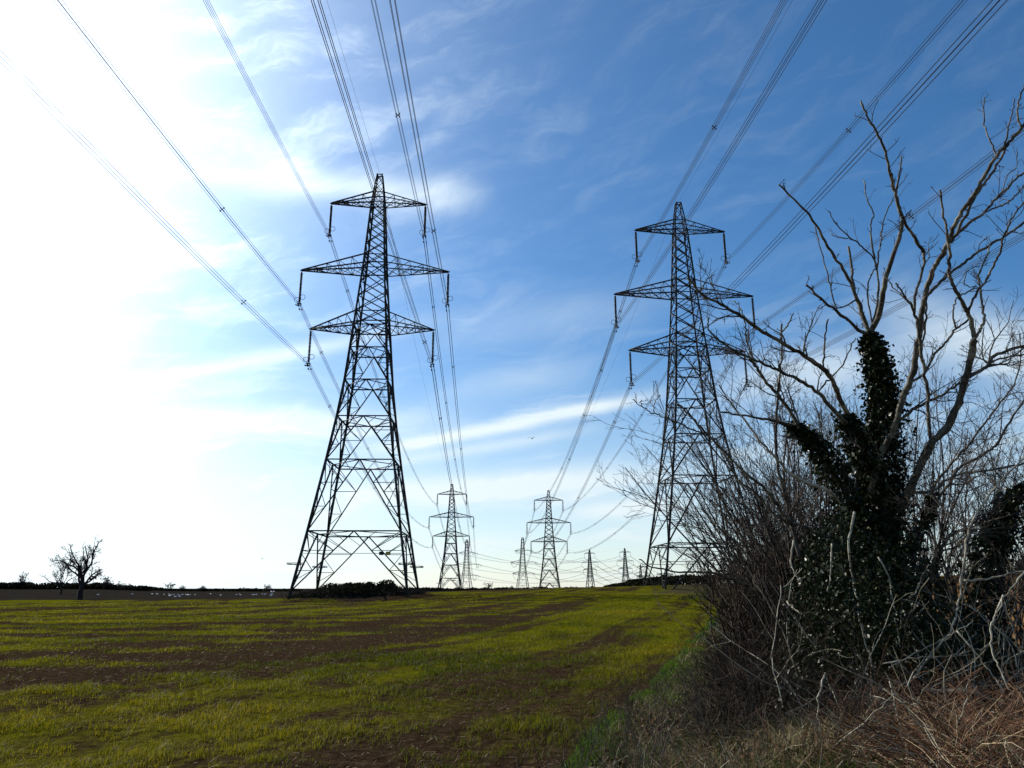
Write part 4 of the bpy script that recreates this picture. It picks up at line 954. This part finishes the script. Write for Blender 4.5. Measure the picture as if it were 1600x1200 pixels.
def ivy_on(path, rad, n, root, size=(.035, .075), name='ivy'):
    P = path; k = rng.uniform(0, len(P)-1.001, n); i = k.astype(int); f = (k-i)[:, None]; c = P[i]*(1-f)+P[i+1]*f
    rr = np.interp(k/(len(P)-1), np.linspace(0, 1, len(rad)), rad); d = norm(rng.normal(size=(n, 3))*np.array([1, 1, .35])); lump = .35+1.1*fbm(k*.35+d[:, 0]*1.3+9, d[:, 1]*1.3+d[:, 2]*2+k*.2, 3)+(rng.random(n) < .08)*.35
    C = c+d*(rr*lump*np.where(rng.random(n) < .12, rng.uniform(1.0, 1.55, n), rng.uniform(.3, 1.0, n)**.6))[:, None]-np.array(root.location)
    V, t = leaves(C, rng.uniform(*size, n), d); return part(name, mesh_np(name, V, None, t, IVY, np.repeat(rng.random(n), 4)), root, 'stuff')
pd = {k: P for k, P, _ in allpaths}
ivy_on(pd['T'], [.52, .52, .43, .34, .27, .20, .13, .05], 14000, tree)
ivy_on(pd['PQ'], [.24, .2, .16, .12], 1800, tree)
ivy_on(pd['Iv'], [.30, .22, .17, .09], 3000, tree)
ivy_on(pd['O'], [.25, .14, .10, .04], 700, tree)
# second ivy covered stem
t2b = at(1530, 1010, 9.6); t2b[2] = hz(t2b[0], t2b[1])
tree2 = empty('ivy_stem', t2b, 'leaning stem smothered in ivy at the right edge, beside the tall hedge tree', 'tree')
w = limb('T2', [(1525, 1030), (1535, 960), (1545, 893), (1555, 847), (1564, 812), (1575, 790), (1590, 770), (1625, 750)], 13, 5, Y0=9.6, dy=-.3, root=tree2, name='trunk', m=BARK_DARK)
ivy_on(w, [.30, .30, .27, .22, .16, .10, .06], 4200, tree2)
spurs([('T2', w, np.full(len(w), .03))], 14, .1, .35, tree2, 'twigs', TWIG)

# multi stemmed shrubs making the hedge
def shrub(x, y, H, n0, label, tilt=(-.15, 0), m=TWIG, spread=.55, seed=0, dens=1.0, r0=.022):
    global rng
    keep = rng; rng = np.random.default_rng(100+seed); z = hz(x, y)
    root = empty('hedge_shrub', (x, y, z), label, 'shrub', 'bare shrubs of the hedge')
    az = rng.uniform(0, 6.28, n0); sp = spread*rng.uniform(.2, 1, n0); D = norm(np.stack([np.cos(az)*sp+tilt[0], np.sin(az)*sp+tilt[1], np.ones(n0)], -1))
    S = np.stack([rng.normal(0, .28, n0), rng.normal(0, .28, n0), np.full(n0, -.1)], -1)
    lv = grow(S, D, H*rng.uniform(.55, 1.0, n0), r0*rng.uniform(.6, 1.3, n0), [dict(k=9, wob=.09, up=.035, n=int(6*dens), t0=.25, ang=30, lr=.42, rr=.6, tip=.25), dict(k=6, wob=.14, up=.05, n=int(6*dens), t0=.15, ang=34, lr=.5, rr=.6, tip=.35, rmin=.003), dict(k=4, wob=.2, up=.05, n=2, ang=36, lr=.5, tip=.6, rmin=.0025*max(1, y/12)), dict(k=3, wob=.2, tip=.6, rmin=.0022*max(1, y/12))])
    part('stems', grown_mesh('stems', lv[:1], m, (6,)), root)
    part('branches', grown_mesh('branches', lv[1:2], m, (4,)), root, 'stuff')
    part('twigs', grown_mesh('twigs', lv[2:], m, (3, 3)), root, 'stuff')
    rng = keep
for i, (dx, y, H, n0, lab, tl, m_) in enumerate([
    (1.05, 10.2, 4.2, 14, 'bare thorny shrub left of the ivy trunk, leaning out over the field', (-.24, .1), TWIG), (.85, 11.6, 4.6, 15, 'fine twigged bare shrub behind the leaning one, left of the ivy trunk', (-.20, 0), TWIG),
    (1.2, 13.5, 5.2, 15, 'tall bare shrub in the hedge in front of the hedge side pylon', (-.16, 0), TWIG), (1.4, 16, 5.6, 14, 'tall slender shrub in mid hedge, seen through the left limbs', (-.2, 0), TWIG),
    (1.0, 19.5, 5.6, 13, 'reddish bare shrub further along the hedge', (-.18, 0), TWIG_RED), (1.6, 24, 5.6, 12, 'far reddish shrub near the hedge end below the pylon', (-.15, 0), TWIG_RED),
    (1.2, 30, 5.4, 12, 'small looking far shrub at the receding hedge end', (-.1, 0), TWIG_RED), (1.4, 38, 5, 11, 'last bare shrub of the hedge towards the bank', (-.1, 0), TWIG_RED),
    (3.6, 13.2, 4.6, 12, 'bare shrub seen behind the trunk against pale cloud', (0, 0), TWIG), (4.6, 14.8, 5.2, 12, 'bare twiggy shrub behind the right limbs against the cloud', (.1, 0), TWIG),
    (6.2, 14.0, 5.0, 12, 'bare twiggy shrub behind the second ivy stem', (.1, 0), TWIG), (.3, 9.6, 1.4, 12, 'low reddish thorn thicket at the hedge foot', (-.25, -.05), TWIG_RED),
    (.2, 10.9, 2.0, 14, 'low reddish thorn thicket spilling on to the grass strip', (-.2, 0), TWIG_RED), (.45, 12.6, 2.8, 18, 'knee high reddish brush behind the spilling thicket', (-.25, 0), TWIG_RED),
    (.6, 15.5, 3.0, 16, 'dark reddish brush along the hedge foot further off', (-.2, 0), TWIG_RED), (.15, 10.2, 2.2, 12, 'tangled thorn brush just left of the ivy trunk foot', (-.2, 0), TWIG_RED),
    (2.6, 12.0, 4.6, 15, 'fine bare shrub seen between the ivy arm and the trunk', (-.05, 0), TWIG), (5.4, 16.5, 5.4, 14, 'fine twigged shrub filling the sky gap at the far right', (.1, 0), TWIG),
    (2.2, 17.5, 6.0, 15, 'dense twiggy shrub behind the left limbs, far side of the hedge', (-.15, 0), TWIG), (4.4, 11.4, 3.4, 14, 'low fine shrub behind the forked right limbs', (.15, 0), TWIG),
    (3.0, 8.2, 1.9, 12, 'thin pale stemmed brush right of the ivy trunk foot', (.2, 0), TWIG)]):
    shrub(dx+.3*y, y, H, n0, lab, tl, m_, seed=i, dens=1.0 if y < 20 else .8, spread=.6)

# dark ivy and bramble undergrowth filling the hedge foot
def undergrowth():
    n = 64000; y = rng.uniform(7.7, 17, n); y = 7.7+(y-7.7)**1.15*.75; u = rng.normal(1.35, .8, n); u = np.abs(u+.15)-.15; x = u+.3*y
    top = (.45+1.6*sst(u, -.1, 1.3)*(1-.85*sst(u, 1.9, 2.8)))*(.6+.8*fbm(x*.9+2, y*.9, 3))*np.interp(y, [7.7, 8.5, 9.2], [.4, .9, 1])
    z = height(x, y)+rng.random(n)**.75*top
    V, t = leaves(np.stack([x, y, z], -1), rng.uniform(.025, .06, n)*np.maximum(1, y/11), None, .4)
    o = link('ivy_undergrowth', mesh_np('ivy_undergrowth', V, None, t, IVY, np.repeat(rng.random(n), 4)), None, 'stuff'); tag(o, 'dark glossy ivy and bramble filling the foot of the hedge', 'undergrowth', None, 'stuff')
    n = 14000; y = rng.uniform(15, 48, n); u = np.clip(rng.normal(1.4, .7, n), -.2, 3.4); x = u+.3*y; z = height(x, y)+rng.random(n)**.8*2.2*(.5+.8*fbm(x*.5, y*.5, 3))
    V, t = leaves(np.stack([x, y, z], -1), rng.uniform(.08, .2, n))
    o = link('hedge_base', mesh_np('hedge_base', V, None, t, SCRUB, np.repeat(rng.random(n), 4)), None, 'stuff'); tag(o, 'dark matted growth at the base of the receding hedge', 'undergrowth', None, 'stuff')
    n = 2600; y = rng.uniform(7.6, 15, n); u = rng.uniform(-.5, .75, n); x = u+.3*y; S = np.stack([x, y, height(x, y)-.03], -1); D = norm(rng.normal(size=(n, 3))*.5+np.array([-.15, -.1, 1.]))
    lv = grow(S, D, rng.uniform(.35, 1.5, n)*np.interp(u, [-.5, .6], [.5, 1]), rng.uniform(.003, .007, n), [dict(k=6, wob=.22, up=-.06, n=3, t0=.25, ang=40, lr=.5, rr=.7), dict(k=4, wob=.2, rmin=.0022)])
    o = link('bramble_stems', grown_mesh('bramble_stems', lv, TWIG_RED, (3, 3)), None, 'stuff'); tag(o, 'tangle of arching bramble stems along the hedge foot', 'brambles', None, 'stuff')
undergrowth()
def canes():
    n = 100; y = rng.uniform(7.1, 8.6, n); u = rng.uniform(.2, 3.6, n); x = u+.3*y; S = np.stack([x, y, height(x, y)+rng.uniform(-.05, .5, n)], -1); D = norm(rng.normal(size=(n, 3))*.75+np.array([.15, 0, .75]))
    lv = grow(S, D, rng.uniform(.4, 1.5, n), rng.uniform(.0035, .0075, n), [dict(k=9, wob=.11, up=-.02, n=2, t0=.3, ang=38, lr=.4, rr=.6, tip=.5), dict(k=5, wob=.2, rmin=.0022)])
    o = link('pale_lit_canes', grown_mesh('pale_lit_canes', lv, BARK_LIT, (5, 3)), None, 'stuff'); tag(o, 'pale dead canes with painted in sunlight criss crossing in front of the dark ivy', 'canes', None, 'stuff')
canes()
def bracken():
    n = 24000; y = rng.uniform(4.4, 9.2, n); u = rng.uniform(.55, 5.2, n); x = u+.3*y
    ok = rng.random(n) < sst(u+.8*(fbm(x, y, 3)-.5), .5, 1.5)*(1-sst(y, 7.4, 9.2)*sst(-u, -2.8, -1.6)); x, y, u = x[ok], y[ok], u[ok]; n = len(x)
    S = np.stack([x, y, height(x, y)+rng.random(n)*.12], -1); a = rng.uniform(0, 6.28, n); el = rng.uniform(-.1, 1.0, n); D = np.stack([np.cos(a)*np.cos(el), np.sin(a)*np.cos(el), np.sin(el)], -1)
    rad = np.where(rng.random(n) < .12, rng.uniform(.004, .0075, n), rng.uniform(.0018, .0035, n))
    k = 5; L = rng.uniform(.2, .75, n); P = np.zeros((n, k, 3)); P[:, 0] = S; d = D
    for i in range(1, k): d = norm(d+rng.normal(size=(n, 3))*.16+np.array([0, 0, -.13])); P[:, i] = P[:, i-1]+d*(L/(k-1))[:, None]
    P[:, :, 2] = np.maximum(P[:, :, 2], height(P[:, :, 0].ravel(), P[:, :, 1].ravel()).reshape(n, k)+.01)
    V, q = tubes(P, np.repeat(rad[:, None], k, 1)*np.linspace(1, .5, k)[None], 3)
    o = link('dead_bracken', mesh_np('dead_bracken', V, q, None, DEAD, np.repeat(rng.random(n)**.95, k*3)), None, 'stuff'); tag(o, 'heap of rust brown dead bracken and bramble stems at bottom right', 'dead bracken', None, 'stuff')
    n = 13000; y = 4.8*np.exp(rng.random(n)*math.log(16/4.8)); u = rng.uniform(-1.7, 1.5, n); x = u+.3*y
    ok = rng.random(n) < sst(fbm(x*1.4+3, y*1.4, 3), .34, .56)*sst(u, -1.8, -.7); x, y = x[ok], y[ok]; n = len(x)
    a = rng.uniform(0, 6.28, n); el = rng.uniform(.2, 1.3, n); d = np.stack([np.cos(a)*np.cos(el), np.sin(a)*np.cos(el), np.sin(el)], -1); L = rng.uniform(.12, .5, n); k = 5; P = np.zeros((n, k, 3)); P[:, 0] = np.stack([x, y, height(x, y)], -1)
    for i in range(1, k): d = norm(d+rng.normal(size=(n, 3))*.14+np.array([0, 0, -.16])); P[:, i] = P[:, i-1]+d*(L/(k-1))[:, None]
    V, q = tubes(P, np.repeat(rng.uniform(.0014, .0032, n)[:, None], k, 1)*np.linspace(1, .5, k)[None], 3)
    o = link('dead_grass', mesh_np('dead_grass', V, q, None, DEAD, np.repeat(np.clip(rng.random(n)*.75+.33, 0, 1), k*3)), None, 'stuff'); tag(o, 'pale dead grass stems tangled over the bank in front of the hedge', 'dead grass', None, 'stuff')
    n = 30000; y = rng.uniform(4.6, 11, n); u = rng.uniform(-1.6, 4.5, n); x = u+.3*y; S = np.stack([x, y, height(x, y)+rng.random(n)*.10], -1)
    V, t = leaves(S, rng.uniform(.02, .06, n), None, .8)
    o = link('leaf_litter', mesh_np('leaf_litter', V, None, t, DEAD, np.repeat(np.clip(rng.random(n)*.8, 0, 1), 4)), None, 'stuff'); tag(o, 'curled brown leaf litter over the hedge bank', 'leaf litter', None, 'stuff')
bracken()
